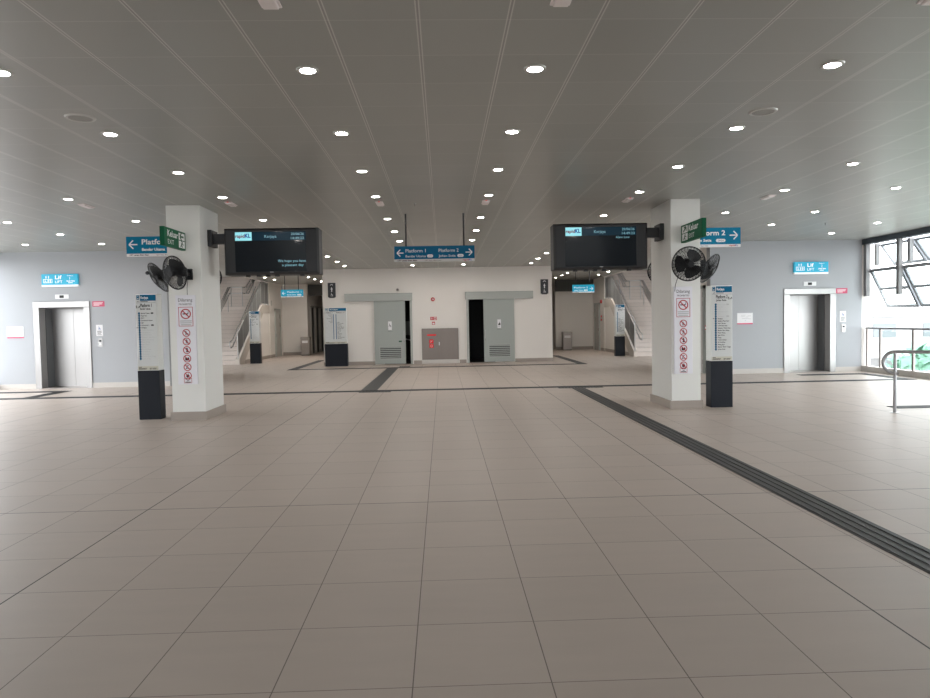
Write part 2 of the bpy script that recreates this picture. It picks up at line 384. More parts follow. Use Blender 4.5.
# ------------------------------------------------------------------ side glazing (right in view, its twin on the other side)
def glazing(idx, x, s):
    m = MB()
    m.box(x, x+s*.22, GY0, GY1, 3.42, CE)
    struct('window_%d' % idx, m, BEAM)
    struct('window_%d' % (idx+2), MB().box(x, x+s*.18, GY0, GY1, 0, .15), SKIRTL)
glazing(1, XR, 1); glazing(2, XL, -1)
bays = [18.0, 16.69, 15.38, 14.07, 12.76]
ordn = ['first', 'second', 'third', 'fourth', 'fifth']
for i, y in enumerate(bays):
    w = ordn[i] + ' from the lift wall'
    tag(MB().box(XR+.02, XR+.12, y-.055, y+.055, 2.03, 3.43).build('window_post', MULL), 'dark grey hanging window post inside the glazed side, ' + w, 'post', 'hanging posts of the glazed side')
    tag(MB().box(XR+.30, XR+.40, y-.05, y+.05, 2.85, 3.43).build('short_window_post', MULL), 'shorter grey post behind the hanging window posts, ' + w, 'post', 'short posts of the glazed side')
# inclined sunshade sashes, two tiers
def sash(y0, y1, x0, z0, x1, z1, tier, i, mid):
    o = thing('awning_sash', 'open tilted grey awning window sash, %s tier, %s from the lift wall' % (tier, ordn[i]), 'window', (x0, (y0+y1)/2, z0), 'awning sashes of the glazed side')
    d = Vector((x1-x0, 0, z1-z0)); n = d.cross(Vector((0,1,0))).normalized()
    def bar(a, b, ya, yb, t=.05):
        p, q = Vector((x0,0,z0))+d*a, Vector((x0,0,z0))+d*b
        m = MB(); 
        m.prism([(0,0),(1,0),(1,1),(0,1)], (p.x, ya, p.z), q-p, Vector((0,yb-ya,0)), n, t); return m
    f = bar(0, 1, y0, y0+.085); f2 = bar(0, 1, y1-.085, y1); f.add(f2.v, f2.f)
    L = d.length
    for a, b in ([(0, .06/L), (1-.08/L, 1)] + ([(mid-.03/L, mid+.03/L)] if mid else [])):
        g = bar(a, b, y0+.085, y1-.085); f.add(g.v, g.f)
    f.build('sash_frame', SASHM, o)
    g = bar(.02, .98, y0+.03, y1-.03, .008); g.build('pane', GLASS, o)
    st = MB(); q = Vector((x0,0,z0))+d*.55
    st.tube([(x0, y0+.08, q.z+.02), (q.x, y0+.08, q.z)], .014, 6); st.build('stay_arm', TUBE, o)
for i, y in enumerate(bays[:4]):
    sash(y-1.28, y-.02, XR+.12, 2.72, XR+.62, 1.70, 'lower', i, .5)
    sash(y-1.28, y-.02, XR+.40, 3.40, XR+.80, 2.84, 'upper', i, None)
o = thing('window_rail', 'grey window rail under the dark header beam, running past the hanging posts', 'rail', (XR+.07, 15, 2.72))
MB().box(XR+.13, XR+.20, bays[-1], GY1, 2.69, 2.75).build('rail_bar', MULL, o)
# glass balustrade outside the glazed side
b = thing('glass_balustrade', 'clear glass balustrade with steel rail below the open awning windows', 'balustrade', (XR+.1, 15, .15))
MB().tube([(XR+.10, 18.05, 1.17), (XR+.10, 9.0, 1.17)], .03, 10).build('top_rail', TUBED, b, smooth=True)
for y in (18.0, 17.45, 16.2, 14.95, 13.7, 12.45, 11.2, 9.95):
    MB().box(XR+.08, XR+.12, y-.035, y+.035, .15, 1.15).build('post', STEELD, b)
for y0, y1 in ((17.45,16.2),(16.2,14.95),(14.95,13.7),(13.7,12.45),(12.45,11.2),(11.2,9.95)):
    MB().box(XR+.095, XR+.107, y1+.06, y0-.06, .2, 1.1).build('pane', GLASS, b)

# ------------------------------------------------------------------ outside
o = struct('ground', MB().box(-140, 140, -80, 140, -6.2, -6), GROUND)
def building(x0, x1, y0, y1, z1, m, label, rows, pitch, face):
    o = thing('building', label, 'building', ((x0+x1)/2, (y0+y1)/2, -6))
    MB().box(x0, x1, y0, y1, -6, z1).build('wall', m, o)
    MB().box(x0-.4, x1+.4, y0-.4, y1+.4, z1, z1+.3).build('roof', ROOFW, o)
    for z in rows:
        q, e = (x0, x1) if face == 'y' else (y0, y1)
        q += 1.2
        while q < e - pitch*.6:
            w = MB()
            if face == 'y': w.box(q, q+pitch*.45, y0-.06, y0, z, z+1.2)
            elif face == '-x': w.box(x0-.06, x0, q, q+pitch*.45, z, z+1.2)
            else: w.box(x1, x1+.06, q, q+pitch*.45, z, z+1.2)
            w.build('window', BLDW, o); q += pitch
    if face == 'y':
        MB().box(x0-1, x1, y0-2.2, y0, -2.3, -2.05).build('canopy', ROOFW, o)
        for xx in (x0+1, x0+4): MB().box(xx-.12, xx+.12, y0-2.1, y0-1.9, -6, -2.3).build('canopy_post', BLDW, o)
building(37.5, 62, 60, 74, 1.25, BLDG, 'pale low building far beyond the balustrade with a row of windows', (-.6, -4.4), 4.6, 'y')
building(-46, -34, -70, 34, 4.2, BLDP, 'long pinkish block added unseen to hide sky outside the open platform one side', (-4, -1, 1.2), 5, 'x')  # unseen block added so the steel lift doors reflect less sky
def bush(x, y, r, label):
    m = MB(); rnd = random.Random(int(x*10))
    for k in range(260):
        a, t = rnd.uniform(0, 2*PI), rnd.uniform(-.2, 1) * PI/2
        rr = r*rnd.uniform(.75, 1.05)
        c = Vector((x+rr*math.cos(a)*math.cos(t), y+rr*math.sin(a)*math.cos(t), -3.2+rr*1.25*math.sin(t)))
        u = Vector((rnd.uniform(-1,1), rnd.uniform(-1,1), rnd.uniform(-1,1))).normalized(); v = u.orthogonal().normalized(); q = r*.22
        m.add([c-u*q, c+v*q*.5, c+u*q, c-v*q*.5], [(0,1,2,3)])
    m.lathe([(r*.1,-6-(-3.2)),(r*.12,-1),(r*.7,-.2),(r*.72,.5*r),(r*.4,r)], (x, y, -3.2), n=12)
    tag(m.build('leafy_tree', BUSH), label, 'tree')
bush(24.4, 33.6, 2.3, 'pale green tree top behind the balustrade next to the lift wall')
bush(23.6, 28.9, 1.7, 'green tree top behind the looped end of the steel railing')

# ------------------------------------------------------------------ pillars
def pillar(x0, x1, y0, y1, side):
    o = thing('pillar', 'white rectangular pillar with tiled skirting carrying the prohibition board on the platform %s side' % side, 'pillar', ((x0+x1)/2, (y0+y1)/2, 0))
    MB().box(x0, x1, y0, y1, 0, CE).build('pillar_shaft', PILLAR, o, bevel=.006)
    k = MB()
    t = .028
    k.box(x0-t, x1+t, y0-t, y0, 0, .14).box(x0-t, x1+t, y1, y1+t, 0, .14).box(x0-t, x0, y0, y1, 0, .14).box(x1, x1+t, y0, y1, 0, .14)
    k.build('skirting', SKIRT, o)
PLX0, PLX1, PRX0, PRX1 = -4.53, -3.98, 3.88, 4.385
PY0, PY1, PY1R = 11.45, 12.38, 12.54
pillar(PLX0, PLX1, PY0, PY1, 'one'); pillar(PRX0, PRX1, PY0, PY1R, 'two')
SIDE = {-1: 'one', 1: 'two'}

# prohibition boards
def board(x0, x1, s):
    y = PY0; o = thing('prohibition_board', 'tall white board of red prohibition symbols on the platform %s pillar' % SIDE[s], 'sign', ((x0+x1)/2, y, .6))
    MB().box(x0, x1, y-.03, y, .6, 2.08).build('board_panel', mat('board_lavender_white', (.78, .78, .83), .4), o, bevel=.004)
    F = Face((x0, y-.03, .6), (1,0,0)); W = x1-x0; c = W/2
    Ink(F).text('Dilarang', c, 1.375, .055, W*.72, align='c').text('PROHIBITED', c, 1.315, .03, W*.66, align='c').build('lettering', BLACK, o)
    def symbol(u, v, r, k):
        p = Ink(F, .003).ring(u, v, r, r*.2).line((u-r*.68, v+r*.68), (u+r*.68, v-r*.68), r*.2).build('prohibition_symbol', RED, o)
        g = Ink(F, .002)
        if k == 0: g.rect(u-r*.6, u+r*.4, v-r*.1, v+r*.1).line((u+r*.45, v), (u+r*.5, v+r*.5), r*.1)
        elif k == 1: g.man(u-r*.1, v-r*.55, r*1.1).rect(u+r*.2, u+r*.5, v-r*.5, v-r*.1)
        elif k == 2: g.man(u, v-r*.6, r*1.2, True)
        elif k == 3: g.poly([(u-r*.25,v-r*.55),(u+r*.3,v-r*.55),(u+r*.3,v+r*.2),(u-r*.05,v+r*.2)]).disc(u+.0, v+r*.4, r*.2, 10)
        elif k == 4: g.disc(u-r*.3, v+r*.1, r*.22, 10).disc(u+r*.3, v+r*.1, r*.22, 10).rect(u-r*.5, u+r*.5, v-r*.5, v-r*.05)
        elif k == 5: g.line((u-r*.5, v-r*.4), (u+r*.5, v-r*.4), r*.12).line((u-r*.35, v-r*.4), (u, v+r*.35), r*.14).disc(u+r*.15, v+r*.4, r*.14, 8)
        else: g.disc(u, v-r*.1, r*.42, 12).line((u, v+r*.25), (u+r*.15, v+r*.6), r*.12)
        g.build('pictogram', BLACK, p)
    symbol(c, 1.17, .085, 0)
    Ink(F).frame(W*.13, W*.87, .965, 1.285, .008).build('border', RED, o)
    Ink(F).rect(W*.2, W*.8, 1.045, 1.062).rect(W*.2, W*.8, 1.015, 1.030).rect(W*.24, W*.76, .985, 1.0).build('small_print', FADE, o)
    for k in range(6): symbol(c, .855 - k*.142, .064, k+1)
    Ink(F).frame(W*.3, W*.7, .02, .105, .006).build('border', RED, o)
    Ink(F).rect(W*.38, W*.62, .08, .09).rect(W*.45, W*.56, .055, .065).rect(W*.36, W*.64, .03, .042).build('small_print', BLACK, o)
board(-4.41, -4.09, -1); board(3.92, 4.235, 1)

# hanging exit signs, square to the pillar fronts
def exit_sign(xf, s):
    # s=-1: on the platform one pillar, read from +x; s=1: read from -x
    y0, y1, z0, z1 = (10.57 if s < 0 else 10.5), PY0, 2.81, 3.10
    o = thing('exit_sign', 'green exit sign with white lettering projecting from the platform %s pillar' % SIDE[s], 'sign', (xf, (y0+y1)/2, z0))
    t = .07
    MB().box(xf, xf + s*t, y0, y1-.02, z0, z1).build('sign_box', GREEN, o, bevel=.004)
    MB().box(xf+s*.01, xf+s*(t-.01), y1-.02, y1, z0+.06, z1-.06).build('wall_bracket', DARKST, o)
    L = y1-.02-y0
    if s < 0: F = Face((xf, y0, z0), (0,1,0))
    else: F = Face((xf, y1-.02, z0), (0,-1,0))
    t0 = .12 if s < 0 else .36
    p0 = .57 if s < 0 else .06
    Ink(F).text('Keluar', t0, .155, .10, .41, bold=.006).build('lettering', SWHITE, o)
    Ink(F).text('EXIT', t0+.01, .04, .075, .24).build('lettering', SWHITE, o)
    Ink(F).rect(p0, p0+.25, .025, .137).rect(p0, p0+.25, .15, .262).build('pictogram_panel', SWHITE, o)
    g = Ink(F, .004)
    if s < 0: g.arrow(p0+.05, .205, .15, .03, -1)
    else: g.line((p0+.06, .175), (p0+.19, .24), .03).line((p0+.19,.24),(p0+.09,.24),.03).line((p0+.19,.24),(p0+.19,.175),.03)
    g.disc(p0+.14, .115, .016, 8).line((p0+.13,.105), (p0+.10,.065), .03).line((p0+.11,.065),(p0+.06,.045),.018).line((p0+.11,.065),(p0+.15,.04),.018).line((p0+.13,.09),(p0+.19,.08),.014)
    g.build('pictogram', GREEND, o)
exit_sign(-4.215, -1); exit_sign(4.05, 1)

# platform signs
def platform_face(o, F, W, Hh, entries, bm, wm, strip, depth, logo=False, hm=None):
    pass
def dirsign(name, label, x0, x1, y, z0, z1, content, rods, glow=False, ztop=CE, strip=.05, bracket=None):
    o = thing(name, label, 'sign', ((x0+x1)/2, y, z0))
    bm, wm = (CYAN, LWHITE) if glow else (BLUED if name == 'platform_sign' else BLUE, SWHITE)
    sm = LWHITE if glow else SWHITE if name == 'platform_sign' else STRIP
    MB().box(x0, x1, y, y+.06, z0+strip, z1).build('sign_panel', bm, o, bevel=.003)
    MB().box(x0, x1, y+.004, y+.056, z0, z0+strip).build('logo_strip', sm, o)
    F = Face((x0, y, z0), (1,0,0)); W = x1-x0; Hh = z1-z0
    for kind, *p in content:
        if kind == 'arrow': Ink(F).arrow(p[0], p[1], Hh*.42, Hh*.06, p[2]).build('arrow', wm, o)
        elif kind == 't': Ink(F).text(p[0], p[1], p[2], p[3], p[4], bold=p[5] if len(p) > 5 else 0).build('lettering', wm, o)
        elif kind == 'pill':
            bd = Ink(F).pill(p[0], p[1], p[2], p[3]).build('route_badge', wm, o)
            Ink(F, .004).text(p[4], (p[0]+p[1])/2, p[2]+(p[3]-p[2])*.25, (p[3]-p[2])*.5, (p[1]-p[0])*.6, align='c').build('badge_lettering', bm, bd)
    Ft = Face((x0, y+.004, z0), (1,0,0))
    Ink(Ft).text('LRT Laluan Shah Alam', W*.04, strip*.28, strip*.5, W*.24, bold=.002).build('strip_lettering', BLACK, o)
    Ink(Ft).text('LRT Shah Alam Line', W*.38, strip*.28, strip*.45, W*.2).build('strip_lettering', BLACK, o)
    if W > .8: Ink(Ft).text('rapid', W*.85, strip*.25, strip*.55, W*.075, bold=.002).build('logo_lettering', RED, o)
    Ink(Ft).text('KL', W*.93, strip*.25, strip*.55, W*.035, bold=.002).build('logo_letters', LOGOB, o)
    for x in rods: MB().tube([(x, y+.03, z1-.01), (x, y+.03, ztop)], .016, 8).build('hanging_rod', DARKST, o, smooth=True)
    if bracket: MB().box(bracket[0], bracket[1], y+.06, bracket[2], z0+.15, z0+.2).build('wall_bracket', DARKST, o)
    return o
MX0, MX1, MY, MZ0, MZ1 = -.87, .615, 12.65, 2.675, 2.965
dirsign('hanging_sign', 'blue platform sign hung from two rods in the middle of the hall', MX0, MX1, MY, MZ0, MZ1,
  [('arrow', .05, .165, -1), ('arrow', 1.44, .165, 1), ('t', 'Platform 1', .21, .175, .062, .37), ('t', 'Bandar Utama', .21, .085, .043, .37), ('pill', .605, .715, .078, .132, 'SA01'),
   ('t', 'Platform 2', .82, .175, .062, .37), ('t', 'Johan Setia', .82, .085, .043, .31), ('pill', 1.165, 1.28, .078, .132, 'SA26')], (-.65, .42))
P1 = [('arrow', .05, .215, -1), ('t', 'Platform 1', .28, .215, .092, .62, .007), ('t', 'Bandar Utama', .28, .10, .048, .41, .005), ('pill', .74, .92, .09, .15, 'SA01')]
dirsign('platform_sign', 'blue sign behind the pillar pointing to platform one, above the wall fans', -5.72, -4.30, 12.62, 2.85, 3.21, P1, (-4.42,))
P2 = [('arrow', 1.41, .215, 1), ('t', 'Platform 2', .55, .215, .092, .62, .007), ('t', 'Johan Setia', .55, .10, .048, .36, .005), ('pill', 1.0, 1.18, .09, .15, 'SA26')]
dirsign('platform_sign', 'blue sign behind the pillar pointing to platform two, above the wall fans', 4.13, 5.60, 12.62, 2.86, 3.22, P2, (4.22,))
FP = lambda n, d, L: [('arrow', .06 if n == 1 else .86, .165, -1 if n == 1 else 1), ('t', 'Platform %d' % n, .26 if n == 1 else .06, .18, .065, .58, .004), ('t', d, .26 if n == 1 else .06, .08, .045, .36, .003), ('pill', L, L+.17, .068, .13, 'SA01' if n == 1 else 'SA26')]
dirsign('corridor_sign', 'small blue platform one sign hung over the corridor by the stairs', -6.66, -5.75, 28.4, 2.68, 2.99, FP(1, 'Bandar Utama', .67), (-6.50, -5.94), glow=True, strip=.04)
dirsign('corridor_sign', 'small blue platform two sign hung over the corridor by the stairs', 5.46, 6.38, 28.4, 2.66, 2.99, FP(2, 'Johan Setia', .47), (5.6, 6.18), glow=True, strip=.04)

# information displays
def display(x0, x1, s, arm_x):
    y0, y1, z0, z1 = 11.72, 12.16, 2.45, 3.18
    o = thing('information_display', 'black double sided information display on an arm from the platform %s pillar' % SIDE[s], 'display', ((x0+x1)/2, 11.9, z0))
    W = x1-x0; c = .035
    poly = [(0,.0),(W,.0),(W,z1-z0),(0,z1-z0)]
    e = .05
    m = MB()
    # casing: bevelled front and back faces, plain mid band
    def loop(y, k): return [(x0+k,y,z0+k),(x1-k,y,z0+k),(x1-k,y,z1-k),(x0+k,y,z1-k)]
    L = [loop(y0, .0), loop(y0+.06, -.03), loop(y1-.06, -.03), loop(y1, 0)]
    vs = [p for q in L for p in q]; fs = [(0,1,2,3),(15,14,13,12)]
    for i in range(3):
        for k in range(4): fs.append((i*4+k, i*4+(k+1)%4, i*4+4+(k+1)%4, i*4+4+k))
    m.add(vs, fs); m.build('casing', TVB, o, bevel=.01)
    sx0, sx1 = x0+.165, x1-.18
    F = Face((sx0, y0, z0+.02), (1,0,0)); sw, sh = sx1-sx0, .675
    sc = Ink(F, .004).rect(0, sw, 0, sh).build('screen', SCREEN, o)
    F2 = Face((sx0, y0-.004, z0+.02), (1,0,0))
    Ink(F2, .001).rect(.29, sw, sh-.15, sh-.005).build('header_band', SCRBAR, sc)
    Ink(F2, .001).rect(.005, .285, sh-.15, sh-.005).build('logo_panel', SCRLOGO, sc)
    Ink(F2, .003).text('rapid', .012, sh-.10, .055, .15, bold=.004).build('logo_letters', LOGOR, sc)
    Ink(F2, .003).text('KL', .17, sh-.10, .065, .09, bold=.006).build('logo_letters', LOGOB, sc)
    t = Ink(F2, .003).text('Kerjaya', .50, sh-.105, .05, .20).text('20/06/26', sw-.03, sh-.065, .042, .22, align='r').text('14:49:22' if s < 0 else '14:49:23', sw-.03, sh-.135, .042, .22, align='r')
    if s < 0: t.text('We hope you have', sw-.01, .155, .045, .47, align='r').text('a pleasant day', sw-.05, .085, .045, .36, align='r')
    else: t.text('Alam Line', sw-.12, sh-.20, .04, .24, align='r')
    t.build('display_text', SCRTXT, sc)
    Ink(Face((x0, y0, z0), (1,0,0)), .004).rect(W/2-.03, W/2+.03, .004, .014).build('maker_badge', FADE, o)
    sp = MB()
    for k in (.2, .32, .42, .52, .8): sp.box(x0+W*k, x0+W*k+.07, y0+.08, y0+.14, z0-.06, z0-.028)
    sp.build('mounting_lugs', TVB, o)
    xi = x0 if s < 0 else x1
    MB().box(arm_x, xi + (-.03 if s < 0 else .03) * -1, 11.88, 12.02, z1-.21, z1-.04).build('arm', TVB, o)
    MB().box(arm_x, arm_x - s*.07, 11.79, 12.12, z1-.26, z1+.02).build('wall_plate', TVB, o, bevel=.005)
display(-3.66, -2.12, -1, PLX1); display(1.97, 3.55, 1, PRX0)

# wall fans
def fan(c, aim, anchor, label, r=.255):
    c = Vector(c); A = Vector(aim).normalized()
    up = Vector((0,0,1)); U = A.cross(up).normalized(); V = U.cross(A)
    o = thing('wall_fan', label, 'fan', c)
    P = lambda u, v, w: c + U*u + V*v + A*w
    wire = MB()
    for k in range(1, 15):
        rr = r*k/14; d = .085*(1-(k/14)**2.4)
        for sg in (1, -1):
            wire.tube([P(rr*math.cos(t*2*PI/28), rr*math.sin(t*2*PI/28), sg*d*(1 if sg > 0 else .8)) for t in range(28)], .0027, 4, closed=True)
    for k in range(30):
        t = k*2*PI/30
        for sg in (1, -1):
            wire.tube([P(r*q*math.cos(t), r*q*math.sin(t), sg*.085*(1-q**2.4)*(1 if sg > 0 else .8)) for q in (.16,.5,.8,1)], .0024, 4)
    cg = wire.build('wire_guard', FANB, o)
    MB().tube([P(r*math.cos(t*2*PI/40), r*math.sin(t*2*PI/40), 0) for t in range(40)], .011, 8, closed=True).build('guard_rim', FANB, cg, smooth=True)
    MB().lathe([(.005,.008),(.05,.006),(.056,0),(.056,-.01),(.005,-.012)], P(0,0,.085), A, 20).build('guard_badge', FANB, cg, smooth=True)
    for k in range(3):
        a0 = k*2*PI/3; m = MB(); g = []
        for i in range(5):
            q = .05 + (r*.86-.05)*i/4
            wd = .35 + .5*math.sin(PI*(i+1)/6)
            g.append([P(q*math.cos(a0+f*wd), q*math.sin(a0+f*wd), -f*.05*(1-.3*i/4)) for f in (-1,-.3,.4,1)])
        vs = [p for row in g for p in row] + [p + A*-.005 for row in g for p in row]; n = 20; fs = []
        for i in range(4):
            for j in range(3):
                q = (i*4+j, i*4+j+1, i*4+j+5, i*4+j+4); fs += [q, tuple(n+z for z in q[::-1])]
        m.add(vs, fs).build('fan_blade', FANB, o, smooth=True)
    MB().lathe([(.01,.03),(.045,.025),(.05,-.03),(.01,-.035)], c, A, 16).build('hub', FANB, o, smooth=True)
    MB().lathe([(.02,-.07),(.075,-.075),(.085,-.11),(.085,-.17),(.06,-.21),(.02,-.215)], c, A, 20).build('motor_housing', FANB, o, smooth=True)
    an = Vector(anchor[0]); nn = Vector(anchor[1])
    br = MB(); back = c - A*.19
    br.tube([back, back + Vector((0,0,-.06)), an + nn*.05], .028, 8)
    if abs(nn.y) > .5: br.box(an.x-.05, an.x+.05, an.y, an.y+nn.y*.05, an.z-.09, an.z+.09)
    else: br.box(an.x, an.x+nn.x*.05, an.y-.05, an.y+.05, an.z-.09, an.z+.09)
    br.build('mounting_bracket', FANB, o)
    return o
fan((-4.25, 11.02, 2.42), (-.50, -.84, -.22), ((-4.17, PY0, 2.42), (0,-1,0)), 'black wall fan on the front of the platform one pillar, above the prohibition board', r=.265)
fan((-4.79, 11.72, 2.40), (-.62, -.58, -.50), ((PLX0, 11.9, 2.44), (-1,0,0)), 'black wall fan on the outer face of the platform one pillar, over the totem', r=.27)
fan((4.03, 11.02, 2.43), (0, -.97, -.14), ((4.05, PY0, 2.42), (0,-1,0)), 'black wall fan on the front of the platform two pillar, above the prohibition board', r=.275)
fan((4.65, 11.72, 2.40), (.62, -.58, -.50), ((PRX1, 11.9, 2.44), (1,0,0)), 'black wall fan on the outer face of the platform two pillar, over the totem', r=.27)
fan((-4.38, 12.88, 2.46), (-.15, .95, -.2), ((-4.38, PY1, 2.42), (0,1,0)), 'black wall fan peeping out behind the platform one pillar, below the display', r=.26)
fan((4.22, 12.98, 2.44), (.15, .95, -.2), ((4.22, PY1R, 2.40), (0,1,0)), 'black wall fan peeping out behind the platform two pillar, below the display', r=.26)
tag(MB().tube([(3.99, 11.38, 2.28), (3.965, 11.39, 2.2), (3.94, 11.41, 2.10), (3.93, 11.41, 2.0)], .005, 6).build('fan_cord', BLACK), 'thin black fan cord hanging to the prohibition board on the platform two pillar', 'cord')
tag(MB().tube([(-4.20, 11.43, 2.33), (-4.22, 11.44, 2.2), (-4.22, 11.44, 2.085)], .004, 6).build('fan_cord', BLACK), 'thin black fan cord hanging to the prohibition board on the platform one pillar', 'cord')

# ------------------------------------------------------------------ totems
ST = ['Bandar Utama', 'Kayu Ara', 'BU11', 'Damansara Idaman', 'SS7', 'Glenmarie 2', 'Kerjaya', 'Stadium Shah Alam', 'Dato Menteri', 'UiTM Shah Alam', 'Seksyen 7 Shah Alam', 'Bandar Baru Klang', 'Pasar Klang', 'Jalan Meru', 'Klang', 'Taman Selatan', 'Sri Andalas', 'Klang Jaya', 'Bandar Bukit Tinggi', 'Johan Setia']
def totem(label, x0, x1, y0, y1, top, mid, mode, edge):
    o = thing('route_totem', label, 'totem', ((x0+x1)/2, (y0+y1)/2, 0))
    MB().box(x0, x1, y0, y1, 0, mid).build('plinth', NAVYP, o, bevel=.006)
    MB().box(x0+.004, x1-.004, y0+.004, y1-.004, mid, top).build('totem_body', TOTS, o, bevel=.006)
    F = Face((x0+.012, y0, mid), (1,0,0)); W = x1-x0-.024; T = top-mid
    MB().box(x0+.012, x1-.012, y0-.001, y0+.006, mid+.012, top-.012).build('route_panel', TOTW, o)
    F = Face((x0+.012, y0-.001, mid), (1,0,0))
    hb = T-.115
    Ink(F).rect(W*.22, W, hb, T-.012).build('header_band', BLUE, o)
    Ink(F, .004).text('Kerjaya', W*.26, hb+.032, .045, W*.36, bold=.002).build('lettering', SWHITE, o)
    ic = Ink(F).frame(W*.05, W*.18, hb+.02, T-.02, .012).rect(W*.08, W*.15, hb+.05, hb+.075); ic.build('train_symbol', BLUE, o)
    Ink(F).rect(0, W, .012, .075).build('footer_strip', CREAM, o)
    f2 = Ink(F, .004).rect(W*.05, W*.2, .055, .064)
    for k, (a, b) in enumerate(((.05,.45),(.58,.7),(.72,.92))): f2.rect(W*a, W*b, .037, .045).rect(W*a, W*(b-.03), .022, .029)
    f2.build('footer_print', BLACK, o)
    dark = Ink(F).text('rapidKL', W*.06, hb-.018, .02, W*.13).rect(W*.24, W*.6, hb-.017, hb-.008).rect(W*.02, W*.98, hb-.034, hb-.031)
    if mode != 'both':
        n, d = (1, 'Bandar Utama') if mode == 'one' else (2, 'Johan Setia')
        u = W*.22
        dark.text('Platform %d' % n, u, hb-.105, .058, W*.56, bold=.003).text(d, u, hb-.15, .032, W*.5, bold=.002)
        iu = W*.1 if n == 1 else W*.9
        dark.man(iu-.02, hb-.125, .05, True).line((iu, hb-.12), (iu+.03, hb-.085), .008).line((iu+.03, hb-.085), (iu+.03, hb-.12), .008)
        lu = W*.15 if n == 1 else W*.21
        ys = [hb-.21-(hb-.21-.20)*k/19 for k in range(20)]
        r = Ink(F).rect(lu-.011, lu+.011, ys[-1]-.02, ys[0]+.02)
        for k, v in enumerate(ys):
            r.rect(lu-.018, lu+.018, v-.006, v+.01)
            on = (k <= 6) if n == 1 else (k >= 6)
            Ink(F).text(ST[k], lu+.035, v-.009, .021, min(W*.66, .0115*len(ST[k])), bold=.0012 if on else 0).build('station_name', BLACK if on else FADE, o)
            if (k in (0, 5)): Ink(F).pill(W*.72, W*.86, v-.01, v+.014).build('interchange_badge', BLACK if on else FADE, o)
        dark.rect(lu-.05, lu-.028, ys[6]-.003, ys[6]+.007)
        r.build('route_line', BLUE, o)
    else:
        dark.text('Platform 1', W*.10, hb-.08, .03, W*.27, bold=.003).text('Platform 2', W*.55, hb-.08, .03, W*.27, bold=.003).disc(W*.04, hb-.068, .012, 8).disc(W*.9, hb-.068, .012, 8)
        ys = [hb-.14-(hb-.14-.19)*k/19 for k in range(20)]
        r = Ink(F).rect(W*.40, W*.43, ys[-1]-.02, ys[0]+.02).rect(W*.52, W*.55, ys[-1]-.02, ys[0]+.02)
        for k, v in enumerate(ys):
            Ink(F).text(ST[k], W*.37, v-.009, .022, min(W*.32, .013*len(ST[k])), align='r', bold=.0012 if k <= 6 else 0).build('station_name', BLACK if k <= 6 else FADE, o)
            if k >= 6: Ink(F).text(ST[k], W*.58, v-.009, .022, min(W*.36, .013*len(ST[k])), bold=.0012).build('station_name', BLACK, o)
        r.build('route_line', BLUE, o)
    dark.build('lettering', BLACK, o)
totem('narrow route totem for platform one beside the pillar with the wall fans', -5.16, -4.80, 11.62, 11.84, 2.12, .83, 'one', 1)
totem('narrow route totem for platform two beside the pillar with the wall fans', 4.58, 4.96, 11.50, 11.73, 2.09, .80, 'two', -1)
totem('wide route totem at the corner of the toilet block, listing both platforms', -4.30, -3.49, 24.85, 25.1, 2.13, .82, 'both', 0)
totem('narrow route totem standing at the foot of the platform one stairs', -7.82, -7.40, 27.75, 27.98, 2.12, .82, 'one', 1)
totem('narrow route totem standing at the foot of the platform two stairs', 7.09, 7.48, 27.75, 27.98, 2.12, .82, 'two', -1)

